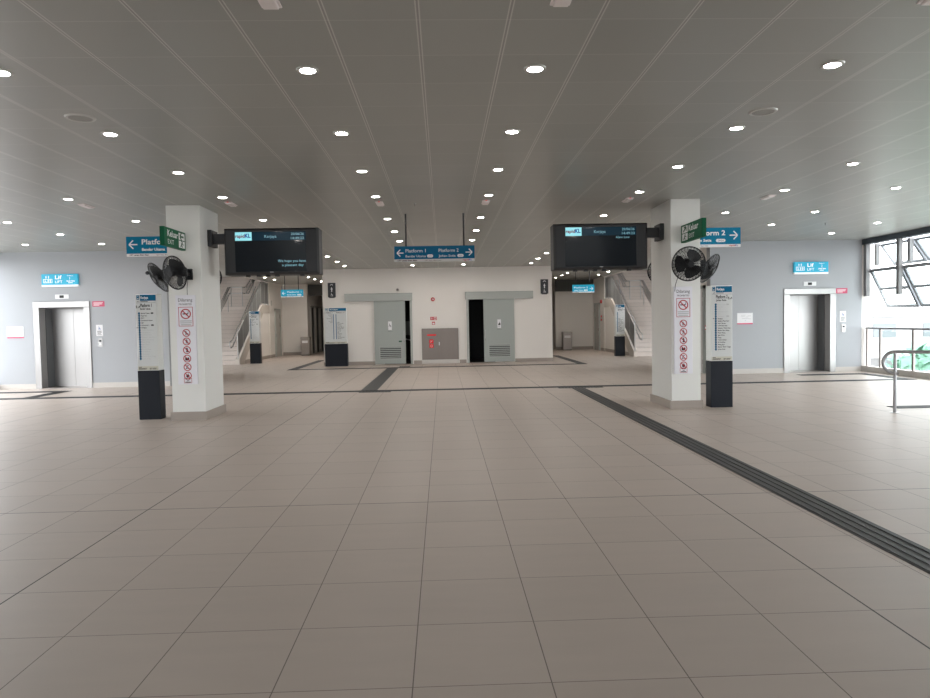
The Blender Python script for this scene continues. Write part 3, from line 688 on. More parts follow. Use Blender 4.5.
# ------------------------------------------------------------------ lifts
def lift(o0, o1, s):
    n = SIDE[s]
    o = thing('lift_entrance', 'stainless steel lift entrance with closed doors in the grey wall, platform %s side' % n, 'lift', ((o0+o1)/2, YL, 0))
    f = MB(); w = .15
    f.box(o0-w, o0+.006, YL-.03, YL+.256, 0, 2.114).box(o1-.006, o1+w, YL-.03, YL+.256, 0, 2.114).box(o0-w, o1+w, YL-.03, YL+.256, 2.114, 2.27)
    f.build('door_frame', STEEL, o, bevel=.008)
    d = MB(); d.box(o0, o0+.02, YL+.25, YL+.58, 0, 2.12).box(o1-.02, o1, YL+.25, YL+.58, 0, 2.12).box(o0, o1, YL+.25, YL+.58, 2.1, 2.12)
    d.build('door_jamb', mat('grey_jamb_paint', (.20, .21, .225), .45), o)
    c = (o0+o1)/2
    MB().box(o0+.02, c-.003, YL+.55, YL+.58, .012, 2.1).build('door_leaf', STEEL, o)
    MB().box(c+.003, o1-.02, YL+.55, YL+.58, .012, 2.1).build('door_leaf', STEEL, o)
    MB().box(o0, o1, YL, YL+.6, .001, .012).build('threshold', STEELD, o)
    # things on the wall round it
    k = -1 if s > 0 else 0
    sx0, sx1 = (-10.37, -9.45) if s < 0 else (9.46, 10.39)
    g = thing('lift_sign', 'bright blue lift sign above the lift entrance on the platform %s side' % n, 'sign', ((sx0+sx1)/2, YL, 2.66))
    MB().box(sx0, sx1, YL-.07, YL, 2.70, 2.98).build('sign_box', CYAN, g, bevel=.004)
    MB().box(sx0, sx1, YL-.068, YL, 2.655, 2.70).build('logo_strip', LWHITE, g)
    F = Face((sx0, YL-.07, 2.70), (1,0,0)); W = sx1-sx0
    Ink(F).frame(W*.05, W*.30, .05, .15, .01).wheelchair(W*.11, .055, .085).man(W*.185, .058, .08).man(W*.245, .058, .08).man(W*.13, .165, .07).man(W*.2, .165, .07).build('pictogram', LWHITE, g)
    Ink(F).text('Lif', W*.38, .145, .095, W*.18, bold=.006).build('lettering', LWHITE, g)
    Ink(F).text('LIFT', W*.38, .045, .07, W*.2).build('lettering', LWHITE, g)
    Ink(F).text('Platform', W*.72, .22, .03, W*.16).text('1' if s < 0 else '2', W*.78, .13, .07).text('Bandar Utama' if s < 0 else 'Johan Setia', W*.70, .08, .032, W*.22, bold=.003).line((W*.74,.05),(W*.86,.05),.016).build('destination_lettering', LWHITE, g)
    cx = -9.90 if s < 0 else 9.92
    g = thing('floor_indicator', 'small steel floor indicator plate above the lift doors, platform %s side' % n, 'indicator', (cx, YL, 2.4))
    MB().box(cx-.17, cx+.17, YL-.012, YL, 2.34, 2.45).build('plate', SWHITE, g)
    MB().box(cx-.06, cx+.05, YL-.016, YL-.012, 2.36, 2.43).build('readout', BLACK, g)
    rx = -9.13 if s < 0 else 10.64
    g = thing('warning_plate', 'small red warning plate beside the top of the lift frame, platform %s side' % n, 'sign', (rx+.15, YL, 2.12))
    MB().box(rx, rx+.31, YL-.008, YL, 2.12, 2.26).build('plate', PINK, g)
    F = Face((rx, YL-.008, 2.12), (1,0,0)); Ink(F).rect(.03,.27,.09,.105).rect(.03,.25,.06,.075).rect(.03,.18,.03,.045).build('lettering', SWHITE, g)
    px = -9.06 if s < 0 else 10.745
    g = thing('lift_notice', 'white notice with dark pictograms above the lift call buttons, platform %s side' % n, 'notice', (px+.08, YL, 1.36))
    MB().box(px, px+.17, YL-.006, YL, 1.35, 1.645).build('sheet', PAPER, g)
    F = Face((px, YL-.006, 1.35), (1,0,0)); Ink(F).wheelchair(.085, .16, .09).build('pictogram', LOGOB, g)
    Ink(F).rect(.03,.14,.12,.135).rect(.03,.14,.09,.1).rect(.03,.12,.06,.07).rect(.03,.14,.03,.04).build('lettering', BLACK, g)
    g = thing('call_button_plate', 'steel lift call button plate below the white notice, platform %s side' % n, 'button panel', (px+.09, YL, 1.1))
    MB().box(px+.045, px+.155, YL-.015, YL, 1.07, 1.29).build('plate', STEEL, g)
    MB().lathe([(.022,0),(.022,.008)], (px+.10, YL-.015, 1.14), (0,-1,0), 14).build('button', SWHITE, g)
    MB().box(px+.07, px+.13, YL-.017, YL-.015, 1.2, 1.25).build('readout', BLACK, g)
    hx = -11.34 if s < 0 else 7.93
    g = thing('wall_notice', 'white wall notice with a red bottom edge beside the %s, platform %s side' % ('lift entrance' if s < 0 else 'totem', n), 'notice', (hx+.2, YL, 1.34))
    MB().box(hx, hx+.42, YL-.012, YL, 1.37, 1.64).build('sheet', PAPER, g)
    MB().box(hx, hx+.42, YL-.013, YL, 1.335, 1.37).build('red_edge', PINK, g)
    F = Face((hx, YL-.012, 1.335), (1,0,0)); q = Ink(F)
    for a, b_, v in ((.1,.2,.2),(.22,.3,.19),(.12,.3,.15),(.28,.37,.22),(.3,.38,.14),(.1,.22,.24),(.2,.24,.1)): q.rect(a, b_, v, v+.01)
    q.build('lettering', FADE, g)
lift(-10.5, -9.35, -1); lift(9.35, 10.47, 1)
tag(MB().lathe([(.045,0),(.05,.03),(.03,.08),(.005,.09)], (-7.68, YL, 2.97), (0,-1,0), 14).build('wall_sensor', DARKST, smooth=True), 'small dark round sensor high on the grey wall beside the wall fan', 'sensor')
# plant doors on the inner faces of the lift blocks
for s, x in ((-1, -7.2), (1, 7.2)):
    o = thing('plant_door', 'white service door half hidden behind the pillar, platform %s side' % SIDE[s], 'door', (x, 19.1, 0))
    d = -s
    MB().box(x, x+d*.04, 18.50, 19.5, .01, 2.33).build('door_leaf', DOORW, o)
    f = MB().box(x, x+d*.06, 18.42, 18.50, 0, 2.42).box(x, x+d*.06, 19.5, 19.58, 0, 2.42).box(x, x+d*.06, 18.42, 19.58, 2.33, 2.42); f.build('door_frame', DOORG, o)
    for z in (.25, 1.85, 2.1): MB().tube([(x+d*.05, 18.51, z), (x+d*.05, 18.51, z+.13)], .016, 8).build('hinge', STEELD, o)
    g = thing('call_point', 'red fire call point between pillar and totem, platform %s side' % SIDE[s], 'alarm', (x, 18.36, 1.25))
    MB().box(x, x+d*.045, 18.28, 18.37, 1.2, 1.32).build('box', REDB, g)
    MB().box(x+d*.045, x+d*.047, 18.295, 18.355, 1.23, 1.29).build('break_glass', SWHITE, g)

# ------------------------------------------------------------------ toilet front
def slide_door(lx0, lx1, ox0, ox1, hx0, hx1, label, s):
    y = TY
    o = thing('sliding_door', label, 'door', ((lx0+lx1)/2, y, 0))
    hb = MB().box(hx0, hx1, y-.14, y, 2.36, 2.62).build('track_cover', DOORGD, o, bevel=.004)
    MB().box(hx0-.005, hx1+.005, y-.145, y, 2.62, 2.635).build('track_lip', LOUV, o)
    lf = MB().box(lx0, lx1, y-.085, y-.035, .03, 2.37).build('door_leaf', DOORG, o)
    cx = (lx0+lx1)/2; W = lx1-lx0
    v0, v1 = cx-W*.36, cx+W*.38
    lv = MB().box(v0, v1, y-.10, y-.085, .20, .235).box(v0, v1, y-.10, y-.085, .655, .69).box(v0, v0+.035, y-.10, y-.085, .235, .655).box(v1-.035, v1, y-.10, y-.085, .235, .655)
    lv.build('louvre_grille', DOORGD, lf); n = 6
    sl2 = MB().box(v0+.035, v1-.035, y-.0875, y-.0855, .235, .655)
    lv2 = MB()
    for k in range(n):
        z = .24 + k*.07; lv2.box(v0+.035, v1-.035, y-.098, y-.0875, z+.02, z+.055)
    lv2.build('louvre_slats', DOORG, lf); sl2.build('louvre_backing', DARKP, lf)
    hx = lx1-.05 if s < 0 else lx0+.05
    MB().tube([(hx, y-.09, .93), (hx, y-.135, .95), (hx, y-.135, 1.2), (hx, y-.09, 1.22)], .011, 8).build('pull_handle', TUBE, lf, smooth=True)
    MB().lathe([(.025,0),(.025,.012)], (hx, y-.085, .85), (0,-1,0), 12).build('lock', STEELD, lf)
    if s < 0: MB().box(hx-.20, hx-.09, y-.09, y-.085, .83, .88).build('latch_label', GREEND, lf)
    F = Face((cx-.06, y-.085, 1.22), (1,0,0))
    nt_ = Ink(F, .003).rect(0, .13, 0.06, .38).build('notice', PAPER, lf)
    (Ink(F, .005).wheelchair(.065, .17, .13) if s < 0 else Ink(F, .005).poly([(.02,.17),(.11,.17),(.11,.24),(.08,.24),(.1,.32)]).rect(.03,.1,.12,.13)).build('pictogram', BLACK, nt_)
    Ink(F, .003).rect(-.03, .17, 0, .012).rect(-.02, .1, .022, .036).build('caption', LOUV, nt_)
    # jamb on the opening side and threshold
    jx = ox1 if s < 0 else ox0
    MB().box(jx-.03, jx+.05, y-.1, y+.2, 0, 2.36).build('jamb', DOORGD, o)
    return o
slide_door(-2.53, -1.39, -1.39, -1.18, -3.60, -1.11, 'grey sliding toilet door nearly shut, beside the wide route totem', -1)
slide_door(1.52, 2.66, .92, 1.52, .85, 3.37, 'grey sliding toilet door standing half open beside the steel hose cabinet', 1)
w = thing('mirror_panel', 'dim panel seen through the gap of the nearly shut toilet door', 'panel', (-1.3, TY+1.5, 1.0))
MB().box(-1.5, -1.1, TY+1.5, TY+1.53, 1.05, 1.6).build('panel_sheet', mat('dim_green_grey_panel', (.09, .10, .09), .4), w)
MB().tube([(-1.48, TY+1.46, .9), (-1.15, TY+1.46, .82)], .02, 8).build('grab_bar', TUBED, w)
# hose cabinet in the middle
o = thing('hose_cabinet', 'stainless steel two door fire hose cabinet between the sliding doors', 'cabinet', (-.1, TY, .15))
MB().box(-.79, .57, TY-.05, TY, .15, 1.31).build('cabinet_frame', HOSE, o, bevel=.004)
for a, b_ in ((-.76, -.12), (-.10, .54)):
    dl = MB().box(a, b_, TY-.065, TY-.05, .19, 1.28).build('cabinet_door', HOSE, o, bevel=.003)
    if a < -.5:
        F = Face((a, TY-.065, .19), (1,0,0))
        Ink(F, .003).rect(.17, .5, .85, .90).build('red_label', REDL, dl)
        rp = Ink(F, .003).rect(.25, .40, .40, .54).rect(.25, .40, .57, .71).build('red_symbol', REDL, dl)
        Ink(F, .005).ring(.325, .47, .045, .014, 14).line((.29,.60),(.36,.67),.02).line((.29,.67),(.33,.63),.016).build('pictogram', SWHITE, rp)
        MB().box(b_-.04, b_-.01, TY-.075, TY-.065, .68, .80).build('latch', TUBE, dl)
MB().box(-.80, .58, TY-.07, TY, 0, .15).build('plinth', SKIRTL, o)
# fire bell, sign and call point
g = thing('alarm_strobe', 'red alarm strobe high on the wall above the hose cabinet', 'alarm', (-.34, TY, 2.38))
MB().lathe([(.07,0),(.075,.02),(.07,.05),(.05,.06)], (-.35, TY, 2.39), (0,-1,0), 18).build('strobe_base', REDB, g, smooth=True)
MB().lathe([(.03,.06),(.028,.10),(.01,.11)], (-.35, TY, 2.39), (0,-1,0), 18).build('strobe_lens', PAPER, g, smooth=True)
g = thing('fire_point_sign', 'small red and white fire point sign above the call point by the hose cabinet', 'sign', (-.35, TY, 1.66))
MB().box(-.46, -.22, TY-.01, TY, 1.62, 1.74).build('plate', REDB, g)
F = Face((-.46, TY-.01, 1.62), (1,0,0)); Ink(F).man(.06, .02, .08).frame(.13, .22, .02, .10, .016).build('pictogram', SWHITE, g)
g = thing('call_point', 'red break glass call point on the wall just above the hose cabinet', 'alarm', (-.35, TY, 1.5))
MB().box(-.40, -.29, TY-.05, TY, 1.45, 1.56).build('box', REDB, g)
MB().box(-.38, -.31, TY-.053, TY-.05, 1.47, 1.52).build('break_glass', PAPER, g)
g = thing('wall_camera', 'small grey round camera on the wall above the nearly shut toilet door', 'camera', (-1.65, TY, 2.77))
MB().lathe([(.055,0),(.055,.05),(.03,.08)], (-1.65, TY, 2.77), (0,-1,0), 14).build('camera_body', STEELD, g, smooth=True)
MB().lathe([(.02,.08),(.015,.09)], (-1.65, TY, 2.77), (0,-1,0), 10).build('lens', BLACK, g)
# toilet pictogram signs
for x, lb in ((-4.07, 'above the wide route totem'), (3.81, 'beyond the half open toilet door')):
    g = thing('toilet_sign', 'dark upright toilet sign with white pictograms ' + lb, 'sign', (x, TY, 2.5))
    MB().box(x-.14, x+.14, TY-.06, TY, 2.53, 3.06).build('sign_panel', DARKST, g, bevel=.004)
    MB().box(x-.10, x+.10, TY-.05, TY-.01, 2.505, 2.53).build('bottom_lip', DARKST, g)
    F = Face((x-.14, TY-.06, 2.53), (1,0,0))
    a = Ink(F)
    a.man(.14, .20, .17)
    a.line((.09,.44),(.14,.48),.02).line((.14,.48),(.19,.44),.02); a.wheelchair(.14, .03, .13)
    a.build('pictogram', SWHITE, g)

# ------------------------------------------------------------------ stairs
def stairs(xi, xo, s):
    n = SIDE[s]; foot, rise, run, N = 27.3, .172, .277, 14
    d = s  # direction from the inner to the outer edge
    land_y = foot + run*(N-1); land_z = rise*N
    o = thing('staircase', 'pale stone staircase climbing in two flights to platform %s' % n, 'stairs', ((xi+xo)/2, foot, 0))
    xa = xi + d*.16
    for k in range(N-1):
        y = foot+k*run; z = k*rise
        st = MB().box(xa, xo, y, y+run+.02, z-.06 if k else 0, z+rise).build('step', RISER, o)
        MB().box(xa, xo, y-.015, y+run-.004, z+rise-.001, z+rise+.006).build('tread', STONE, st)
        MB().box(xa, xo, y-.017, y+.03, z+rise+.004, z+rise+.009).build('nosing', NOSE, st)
    st = MB().box(xa, xo, land_y, land_y+1.3, land_z-.22, land_z).build('landing', STONE, o)
    MB().box(xa, xo, land_y-.017, land_y+.03, land_z, land_z+.006).build('nosing', NOSE, st)
    y2 = land_y+1.3
    for k in range(N-1):
        y = y2+k*run; z = land_z+k*rise
        st = MB().box(xa, xo, y, y+run+.02, z-.06, z+rise).build('step', RISER, o)
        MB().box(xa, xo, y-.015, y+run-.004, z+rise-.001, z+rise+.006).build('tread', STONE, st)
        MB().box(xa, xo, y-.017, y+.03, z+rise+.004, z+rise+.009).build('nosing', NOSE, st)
    # stringer along the open edge
    sl = rise/run; dp = .34
    prof = [(foot-.05, 0), (foot-.05, .20), (land_y, land_z+.06), (y2, land_z+.06), (y2, land_z-.30), (land_y+.2, land_z-.30), (foot+.55, 0)]
    MB().prism(prof, (xi, 0, 0), (0,1,0), (0,0,1), (d,0,0), .16).build('stringer', mat('stringer_beige', (.58, .53, .48), .55), o)
    # the wall filling in below the flight
    w = MB().prism([(foot+.7, 0), (y2, 0), (y2, land_z-.30), (land_y+.2, land_z-.30), (foot+.75, .1)], (xi+d*.03, 0, 0), (0,1,0), (0,0,1), (d,0,0), .1)
    struct('wall_under_stairs_' + n, w, WHITE)
    struct('baseboard_stairs_' + n, MB().box(xi+d*.016, xi+d*.03, foot+.75, y2, 0, .14).box(xi-d*.014, xi, y2, 33.0, 0, .14), SKIRT)
    # wall beyond the landing and round the well
    wb = MB().box(xi, xi+d*.16, y2, 37.4, 0, 6.5).box(xi, xo, 37.2, 37.4, 0, 6.5).box(xi, xo, 28.45, 28.6, CE, 6.5)
    if s < 0: wb.box(xi, xi+d*.16, 28.6, y2, CE, 6.5)
    else: wb.box(xi, xi+d*.16, 28.6, y2, CE, 6.5)
    struct('wall_stairwell_' + n, wb, WHITE)
    # balustrade
    b = thing('stair_balustrade', 'grey panelled balustrade along the open edge of the platform %s stairs' % n, 'balustrade', (xi, foot, .2))
    xb = xi + d*.05
    lo = lambda y: .30 + (y-foot)*sl
    hi = lambda y: 1.22 + (y-foot)*sl
    ys = [foot + (land_y-foot)*k/5 for k in range(6)]
    for k in range(5):
        a, c = ys[k]+.02, ys[k+1]-.02
        MB().prism([(a, lo(a)), (c, lo(c)), (c, hi(c)), (a, hi(a))], (xb, 0, 0), (0,1,0), (0,0,1), (d,0,0), .015).build('infill_panel', BALU, b)
    zt = hi(land_y)
    for a, c in ((land_y+.02, land_y+.64), (land_y+.68, y2-.03)):
        MB().box(xb, xb+d*.015, a, c, lo(land_y), zt).build('infill_panel', BALU, b)
    for k, y in enumerate(ys + [land_y+.66, y2-.02]):
        zz = min(y, land_y)
        MB().box(xb-d*.01, xb+d*.03, y-.02, y+.02, lo(zz)-.1, hi(zz)).build('post', TUBE, b)
    MB().tube([(xb, foot-.02, hi(foot)+.02), (xb, land_y, zt+.02), (xb, y2, zt+.02)], .026, 8).build('top_rail', TUBE, b, smooth=True)
    # inner handrail with its looped end
    h = thing('stair_handrail', 'steel handrail with a looped end on the inner side of the platform %s stairs' % n, 'handrail', (xi+d*.22, foot, .6))
    xh = xi + d*.25
    r1, r2 = .88, .62
    MB().tube([(xh, land_y, land_z+r2), (xh, foot-.05, r2+.1), (xh, foot-.35, r2+.05), (xh, foot-.42, r2+.14), (xh, foot-.42, r1-.05), (xh, foot-.35, r1+.04), (xh, foot-.05, r1+.1), (xh, land_y, land_z+r1)], .022, 8).build('rail_tube', TUBE, h, smooth=True)
    for k in (1, 4): MB().tube([(xh, ys[k], lo(ys[k])-.1), (xh, ys[k], hi(ys[k])-.2)], .018, 8).build('post', TUBE, h, smooth=True)
    # centre handrail of both flights
    c = thing('stair_handrail', 'steel double handrail up the middle of the platform %s stairs' % n, 'handrail', (xi+d*1.2, foot, 0))
    x1, x2 = xi+d*1.42, xi+d*.92
    Z1, Z2 = .86, .60
    for z, r in ((Z1, .022), (Z2, .02)):
        MB().tube([(x1, foot+.1, z+.15), (x1, land_y, land_z+z), (x1, land_y+.18, land_z+z)], r, 8).build('rail_tube', TUBE, c, smooth=True)
        MB().tube([(x1, land_y+.18, land_z+z), (x2, land_y+.18, land_z+z), (x2, y2-.1, land_z+z+.02), (x2, y2+3.2, land_z+z+3.3*sl)], r, 8).build('rail_tube', TUBE, c, smooth=True)
    for z, r in ((Z1, .022), (Z2, .02)):
        MB().tube([(x2-d*.07, land_y+.5, land_z+z), (x2-d*.07, y2+3.2, land_z+z+(3.2)*sl)], r, 8).build('rail_tube', TUBE, c, smooth=True)
        MB().tube([(x1+d*.07, foot+.1, z+.15), (x1+d*.07, land_y, land_z+z)], r, 8).build('rail_tube', TUBE, c, smooth=True)
    for y in (foot+.4, foot+1.8, land_y-.3):
        zz = (y-foot)*sl+.1; MB().tube([(x1, y, zz), (x1, y, zz+.8)], .018, 8).build('post', TUBE, c, smooth=True)
    for xx in (x1, x2): MB().tube([(xx, land_y+.18, land_z), (xx, land_y+.18, land_z+Z1)], .02, 8).build('post', TUBE, c, smooth=True)
    for q in (.7, 2.2): MB().tube([(x2, y2+q, land_z+q*sl), (x2, y2+q, land_z+q*sl+Z1)], .018, 8).build('post', TUBE, c, smooth=True)
stairs(XSL, XL, -1); stairs(XSR, XR, 1)
# unseen roof added over both stair wells, gap sized to light the flights
struct('ceiling_stair_shade', MB().box(-11.87, -7.8, 29.55, 38, 6.5, 6.7).box(7.5, 11.6, 29.55, 38, 6.5, 6.7), ROOFW)

# corridor doors, cabinets and bins
for s, x in ((-1, XSL), (1, XSR)):
    d = -s; n = SIDE[s]
    o = thing('store_door', 'pale store room door in the corridor beside the platform %s stairs' % n, 'door', (x, 33.6, 0))
    MB().box(x, x+d*.03, 33.15, 34.05, .01, 2.25).build('door_leaf', DOORC, o)
    MB().box(x, x+d*.06, 33.08, 33.15, 0, 2.33).box(x, x+d*.06, 34.05, 34.12, 0, 2.33).box(x, x+d*.06, 33.08, 34.12, 2.25, 2.33).build('door_frame', DOORGD, o)
    MB().box(x+d*.03, x+d*.08, 33.2, 33.24, .95, 1.1).build('door_handle', STEELD, o)
    for z in (1.45, 1.85): MB().box(x+d*.03, x+d*.06, 33.98, 34.06, z, z+.2).build('hinge', STEELD, o)
o = thing('hose_cabinet', 'grey fire hose cabinet with red marks on the corridor wall by the platform two stairs', 'cabinet', (XSR+.17, 31.9, .1))
MB().box(XSR+.06, XSR+.17, 31.5, 32.17, .08, 1.30).build('cabinet_body', DOORC, o)
hd = MB().box(XSR+.045, XSR+.06, 31.55, 32.12, .13, 1.25).build('cabinet_door', DOORGD, o)
for z in (1.0, .68, .52): MB().box(XSR+.04, XSR+.045, 31.75, 31.92, z, z+.09).build('red_mark', REDB, hd)
g = thing('alarm_bell', 'red alarm bell high on the corridor wall near the platform two stairs', 'alarm', (XSR, 32.9, 2.36))
MB().lathe([(.09,0),(.09,.03),(.06,.07),(.01,.08)], (XSR, 32.75, 2.38), (-1,0,0), 18).build('bell_gong', REDB, g, smooth=True)
MB().box(XSR-.10, XSR-.075, 32.73, 32.77, 2.36, 2.40).build('strobe_lens', PAPER, g)
for z, lb in ((1.66, 'upper'), (1.50, 'lower')):
    tag(MB().box(XSR-.04, XSR, 32.72, 32.84, z-.05, z+.05).build('call_point', REDB), '%s of two small red boxes beside the store door by the platform two stairs' % lb, 'alarm')
tag(MB().box(XSL, XSL+.02, 32.45, 32.6, 2.45, 2.7).build('wall_plate', DOORC), 'pale plate on the corridor wall at the top of the stair balustrade, platform one side', 'plate')
def bin_(x0, x1, y, z, n):
    o = thing('litter_bin', 'stainless steel litter bin with a sticker against the end wall, platform %s corridor' % n, 'bin', ((x0+x1)/2, y, 0))
    MB().box(x0, x1, y-.2, y+.2, .03, z-.1).build('bin_body', STEELD, o, bevel=.01)
    MB().box(x0+.02, x1-.02, y-.18, y+.18, 0, .03).build('bin_base', BLACK, o)
    h = MB().box(x0-.01, x1+.01, y-.21, y-.17, z-.12, z).box(x0-.01, x1+.01, y+.17, y+.21, z-.12, z).box(x0-.01, x0+.03, y-.17, y+.17, z-.12, z).box(x1-.03, x1+.01, y-.17, y+.17, z-.12, z); h.build('bin_rim', STEELD, o)
    MB().box(x0+.06, x1-.08, y-.205, y-.2, z-.30, z-.18).build('sticker', PAPER, o)
    MB().box(x0+.04, x1-.04, y-.16, y+.16, z-.14, z-.1).build('ash_tray', BLACK, o)
bin_(-7.06, -6.64, 34.2, .92, 'one'); bin_(6.04, 6.48, 34.2, .92, 'two')
# dim doorways along the far passage
for k, y in enumerate((35.5, 36.8, 38.2)):
    o = thing('passage_door', 'dark narrow doorway along the dim passage, %s from the bin' % ordn[k], 'door', (PXL, y, 0), 'doorways of the passage')
    MB().box(PXL, PXL+.05, y, y+.08, 0, 2.5).box(PXL, PXL+.05, y+.8, y+.88, 0, 2.5).box(PXL, PXL+.05, y, y+.88, 2.42, 2.5).build('door_frame', DOORC, o)
    MB().box(PXL, PXL+.02, y+.08, y+.8, .01, 2.42).build('door_leaf', DARKP, o)

# ------------------------------------------------------------------ tactile strips
def tactile(x0, x1, y0, y1, along, label, group=None, bars=True):
    m = MB().box(x0, x1, y0, y1, .0005, .003)
    if bars:
        if along == 'y':
            W = x1-x0
            for k in range(4):
                c = x0+W*(k+.5)/4; m.box(c-.017, c+.017, y0+.01, y1-.01, .003, .008)
        else:
            W = y1-y0
            for k in range(4):
                c = y0+W*(k+.5)/4; m.box(x0+.01, x1-.01, c-.017, c+.017, .003, .008)
    else:
        nx, ny = max(1, round((x1-x0)/.075)), max(1, round((y1-y0)/.075))
        for i in range(nx):
            for j in range(ny):
                m.lathe([(.017,.003),(.012,.008)], (x0+(i+.5)*(x1-x0)/nx, y0+(j+.5)*(y1-y0)/ny, 0), n=6)
    tag(m.build('tactile_strip', TACT), label, 'tactile paving', group)
tactile(-10.8, 10.75, 15.47, 15.75, 'x', 'long dark tactile strip crossing the whole hall behind the pillars')
tactile(2.885, 3.185, 1.5, 15.27, 'y', 'dark ribbed tactile strip running from the camera to the crossing strip')
tactile(2.60, 3.62, 15.27, 15.47, 'x', 'short studded tactile block where the long ribbed strip meets the crossing strip', bars=False)
tactile(-1.93, -1.55, 15.75, 23.3, 'y', 'dark tactile strip leading from the crossing strip to the toilet doors')
tactile(-1.55, -1.18, 23.6, 24.1, 'x', 'small tactile block just before the nearly shut toilet door', bars=False)
tactile(-1.93, -1.20, 15.28, 15.47, 'x', 'short tactile block at the start of the strip to the toilets', bars=False)
tactile(-5.35, 4.98, 23.3, 23.6, 'x', 'dark tactile strip running along the front of the toilet block')
tactile(-5.35, -5.05, 23.6, 29.2, 'y', 'dark tactile strip turning into the corridor by the platform one stairs')
tactile(4.68, 4.98, 23.6, 29.2, 'y', 'dark tactile strip turning into the corridor by the platform two stairs')
tactile(10.75, 11.05, 15.47, 17.45, 'y', 'short tactile strip turning to the lift by the glazed side')
tactile(9.2, 10.75, 17.15, 17.45, 'x', 'tactile strip across the lift threshold by the glazed side')
tactile(-9.6, -9.3, 15.75, 17.3, 'y', 'short tactile strip turning to the lift on the platform one side')
tactile(-11.2, -9.6, 17.0, 17.3, 'x', 'tactile strip across the lift threshold on the platform one side')
tactile(7.42, 11.2, 10.85, 11.15, 'x', 'dark tactile strip passing behind the foot of the steel railing')

# steel railing at the edge of the view
o = thing('steel_railing', 'round steel railing with a looped end standing near the glazed side', 'railing', (7.06, 10.4, 0))
pts = []
A = Vector((7.06, 10.4, .96)); D = Vector((.62, -.42, 0)).normalized(); Bm = .62
R_ = (A.z-Bm)/2; cz = (A.z+Bm)/2
pts = [A + D*4.2, A + D*2, A]
for k in range(1, 12):
    t = PI/2 + k*PI/12; pts.append(Vector((A.x, A.y, cz)) + D*(R_*math.cos(t)*.95) + Vector((0,0,R_*math.sin(t))))
pts += [Vector((A.x, A.y, Bm)), Vector((A.x, A.y, Bm)) + D*.05]
MB().tube(pts, .026, 12).build('rail_tube', TUBED, o, smooth=True)
for q in (0, 1.6, 3.2):
    p = A + D*q
    MB().tube([(p.x, p.y, .0), (p.x, p.y, A.z)], .024, 12).build('post', TUBED, o, smooth=True)
    MB().lathe([(.06,0),(.06,.008),(.03,.012)], (p.x, p.y, 0), n=20).build('base_flange', TUBE, o, smooth=True)

# ------------------------------------------------------------------ ceiling fittings
cols = {-9.8: ('fourth', 'one'), -8.05: ('fifth', 'one'), -5.72: ('third', 'one'), -3.38: ('second', 'one'), -1.02: ('first', 'one'), .77: ('first', 'two'), 3.15: ('second', 'two'), 5.48: ('third', 'two'), 7.25: ('fourth', 'two'), 9.6: ('fifth', 'two')}
cols[-8.05] = ('fourth', 'one'); cols[-9.8] = ('fifth', 'one')
lights = {-1.02: [5.46,7.25,9.05,10.87,13.2,15.05,16.85,18.65,20.45,22.2,24.0], .77: [5.46,7.25,9.05,10.87,13.2,15.05,16.85,18.65,20.45,22.2,24.0],
          -3.38: [5.46,7.2,9.0,10.77,13.15,15.0,16.8,18.6,20.4,22.2,23.9], 3.15: [5.42,7.2,9.0,10.75,13.15,15.0,16.8,18.6,20.4,22.2,23.9],
          -5.72: [10.75,13.05], 5.48: [8.95,10.75,13.02], -8.05: [13.0,14.75,16.5], 7.25: [10.69,13.05,14.8], -9.8: [16.45], 9.6: [14.75,16.53]}
on = ['first','second','third','fourth','fifth','sixth','seventh','eighth','ninth','tenth','eleventh']
LAMPB = mat('downlight_lamp_bright', (.9, .9, .88), .4, emit=(1, .945, .88), estr=230.)
LAMPC = mat('downlight_lamp_corridor', (.9, .9, .88), .4, emit=(1, .93, .85), estr=480.)
LAMPD = mat('downlight_lamp_dim', (.9, .9, .88), .4, emit=(1, .92, .82), estr=130.)
def downlight(x, y, label, group='recessed ceiling downlights'):
    o = thing('downlight', label, 'ceiling light', (x, y, CE), group)
    MB().lathe([(.062,-.004),(.062,-.011),(.084,-.009),(.090,0),(.062,0)], (x, y, CE), n=24, cap=False).build('trim_ring', TRIMR, o, smooth=True)
    MB().lathe([(.063,-.0015),(.063,-.006)], (x, y, CE), n=20).build('lamp_disc', (LAMPD if 0 < x < 6 else LAMPC) if y > 28 else LAMPB if y > 14 else LAMP, o)
for x, yy in lights.items():
    a, b_ = cols[x]
    for k, y in enumerate(yy):
        downlight(x, y, 'lit round ceiling downlight, %s from the camera, %s line out on the platform %s side' % (on[k], a, b_))
for s, L in ((-1, [(-5.66,29.2,'first'),(-5.66,30.7,'second'),(-5.66,32.4,'third')]), (1, [(5.42,29.3,'first'),(5.42,30.7,'second'),(5.42,32.45,'third')])):
    for x, y, q in L: downlight(x, y, 'small lit downlight over the corridor middle, %s along, platform %s stairs' % (q, SIDE[s]))
for s, L in ((-1, [(-7.45,29.0,'first'),(-7.42,30.5,'second')]), (1, [(7.12,29.0,'first'),(7.12,30.8,'second')])):
    for x, y, q in L: downlight(x, y, 'small lit downlight close beside the stair opening, %s along, platform %s stairs' % (q, SIDE[s]))
def emerg(x, y, label, led=False):
    o = thing('emergency_light', label, 'ceiling light', (x, y, CE), 'emergency light fittings')
    m = MB(); r = .02
    m.box(x-.065, x+.065, y-.17, y+.17, CE-.012, CE); m.build('fitting_body', FIXT, o, bevel=.01)
    MB().box(x-.05, x+.05, y-.15, y+.15, CE-.03, CE-.012).build('diffuser', FIXT, o, bevel=.008)
    if led: MB().box(x-.012, x+.012, y-.18, y-.17, CE-.012, CE-.004).build('indicator', LEDR, o)
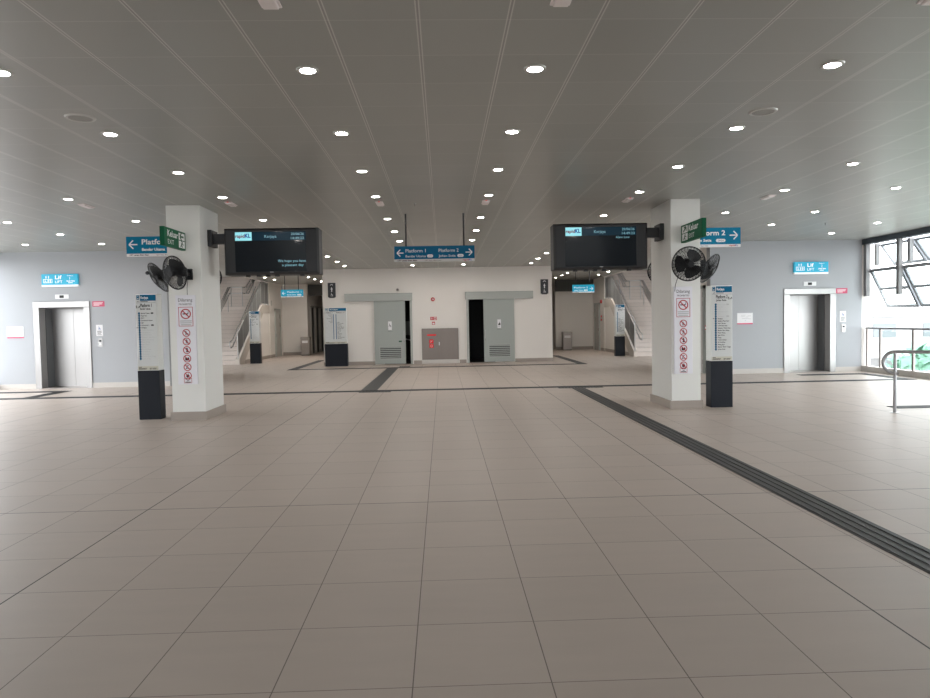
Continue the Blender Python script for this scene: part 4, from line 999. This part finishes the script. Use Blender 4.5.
for x, y, lb in ((-1.03, 4.22, 'nearest the camera, platform one side'), (.78, 4.20, 'nearest the camera, platform two side of centre'), (3.15, 4.2, 'at the top corner of the view'),
                 (-3.43, 11.35, 'by the inner edge of the platform one pillar'), (-1.01, 11.5, 'before the hanging sign, platform one side'), (.76, 11.5, 'before the hanging sign, platform two side'),
                 (3.15, 11.45, 'by the inner edge of the platform two pillar'), (-5.76, 11.35, 'beyond the platform one pillar towards the lift'), (5.5, 11.35, 'beyond the platform two pillar towards the lift')):
    emerg(x, y, 'slim pale emergency light on the ceiling ' + lb, y > 11 and abs(x) < 5)
for x, n in ((-3.39, 'one'), (3.17, 'two')):
    o = thing('ceiling_speaker', 'round grey ceiling speaker among the downlights, platform %s side' % n, 'speaker', (x, 6.64, CE))
    MB().lathe([(.105,-.004),(.105,-.012),(.125,-.012),(.135,0),(.105,0)], (x, 6.64, CE), n=32, cap=False).build('speaker_rim', TRIMR, o, smooth=True)
    MB().lathe([(.106,-.001),(.106,-.007)], (x, 6.64, CE), n=32).build('grille', GRILL, o)
tag(MB().lathe([(.03,0),(.03,-.006),(.01,-.012),(.01,-.035),(.02,-.04)], (-.43, 11.57, CE), n=12).build('sprinkler_vent', TUBE, smooth=True), 'tiny sprinkler head in the ceiling near the hanging sign rods', 'sprinkler')
tag(MB().lathe([(.03,0),(.03,-.006),(.01,-.012),(.01,-.035),(.02,-.04)], (8.42, 14.72, CE), n=12).build('sprinkler_vent', TUBE, smooth=True), 'tiny sprinkler head in the ceiling before the lift by the glazed side', 'sprinkler')

# ------------------------------------------------------------------ light, camera
W = bpy.data.worlds.new('overcast_sky'); S.world = W; W.use_nodes = True
bg = W.node_tree.nodes['Background']; bg.inputs[0].default_value = (.93, .97, 1, 1); bg.inputs[1].default_value = 7.0
cam = bpy.data.cameras.new('camera'); co = bpy.data.objects.new('camera', cam); COL.objects.link(co)
cam.sensor_fit = 'HORIZONTAL'; cam.sensor_width = 36; cam.lens = 680.23*36/930; cam.clip_start = .05; cam.clip_end = 400
yaw, pit, rol = .0319, -.0413, -.0187
fw = Vector((math.sin(yaw)*math.cos(pit), math.cos(yaw)*math.cos(pit), math.sin(pit)))
rt = Vector((math.cos(yaw), -math.sin(yaw), 0)); up = rt.cross(fw)
c, s_ = math.cos(rol), math.sin(rol)
rt, up = c*rt + s_*up, c*up - s_*rt
M = Matrix(((rt.x, up.x, -fw.x, 0), (rt.y, up.y, -fw.y, 0), (rt.z, up.z, -fw.z, H), (0,0,0,1)))
co.matrix_world = M
S.camera = co
vs = S.view_settings; vs.view_transform = 'Standard'; vs.look = 'None'; vs.exposure = 0.0; vs.gamma = 1.0; vs.use_curve_mapping = False
S.cycles.use_denoising = True
S.cycles.max_bounces = 8; S.cycles.diffuse_bounces = 5; S.cycles.glossy_bounces = 4; S.cycles.transparent_max_bounces = 12
S.cycles.caustics_reflective = False; S.cycles.caustics_refractive = False
S.cycles.sample_clamp_indirect = 8
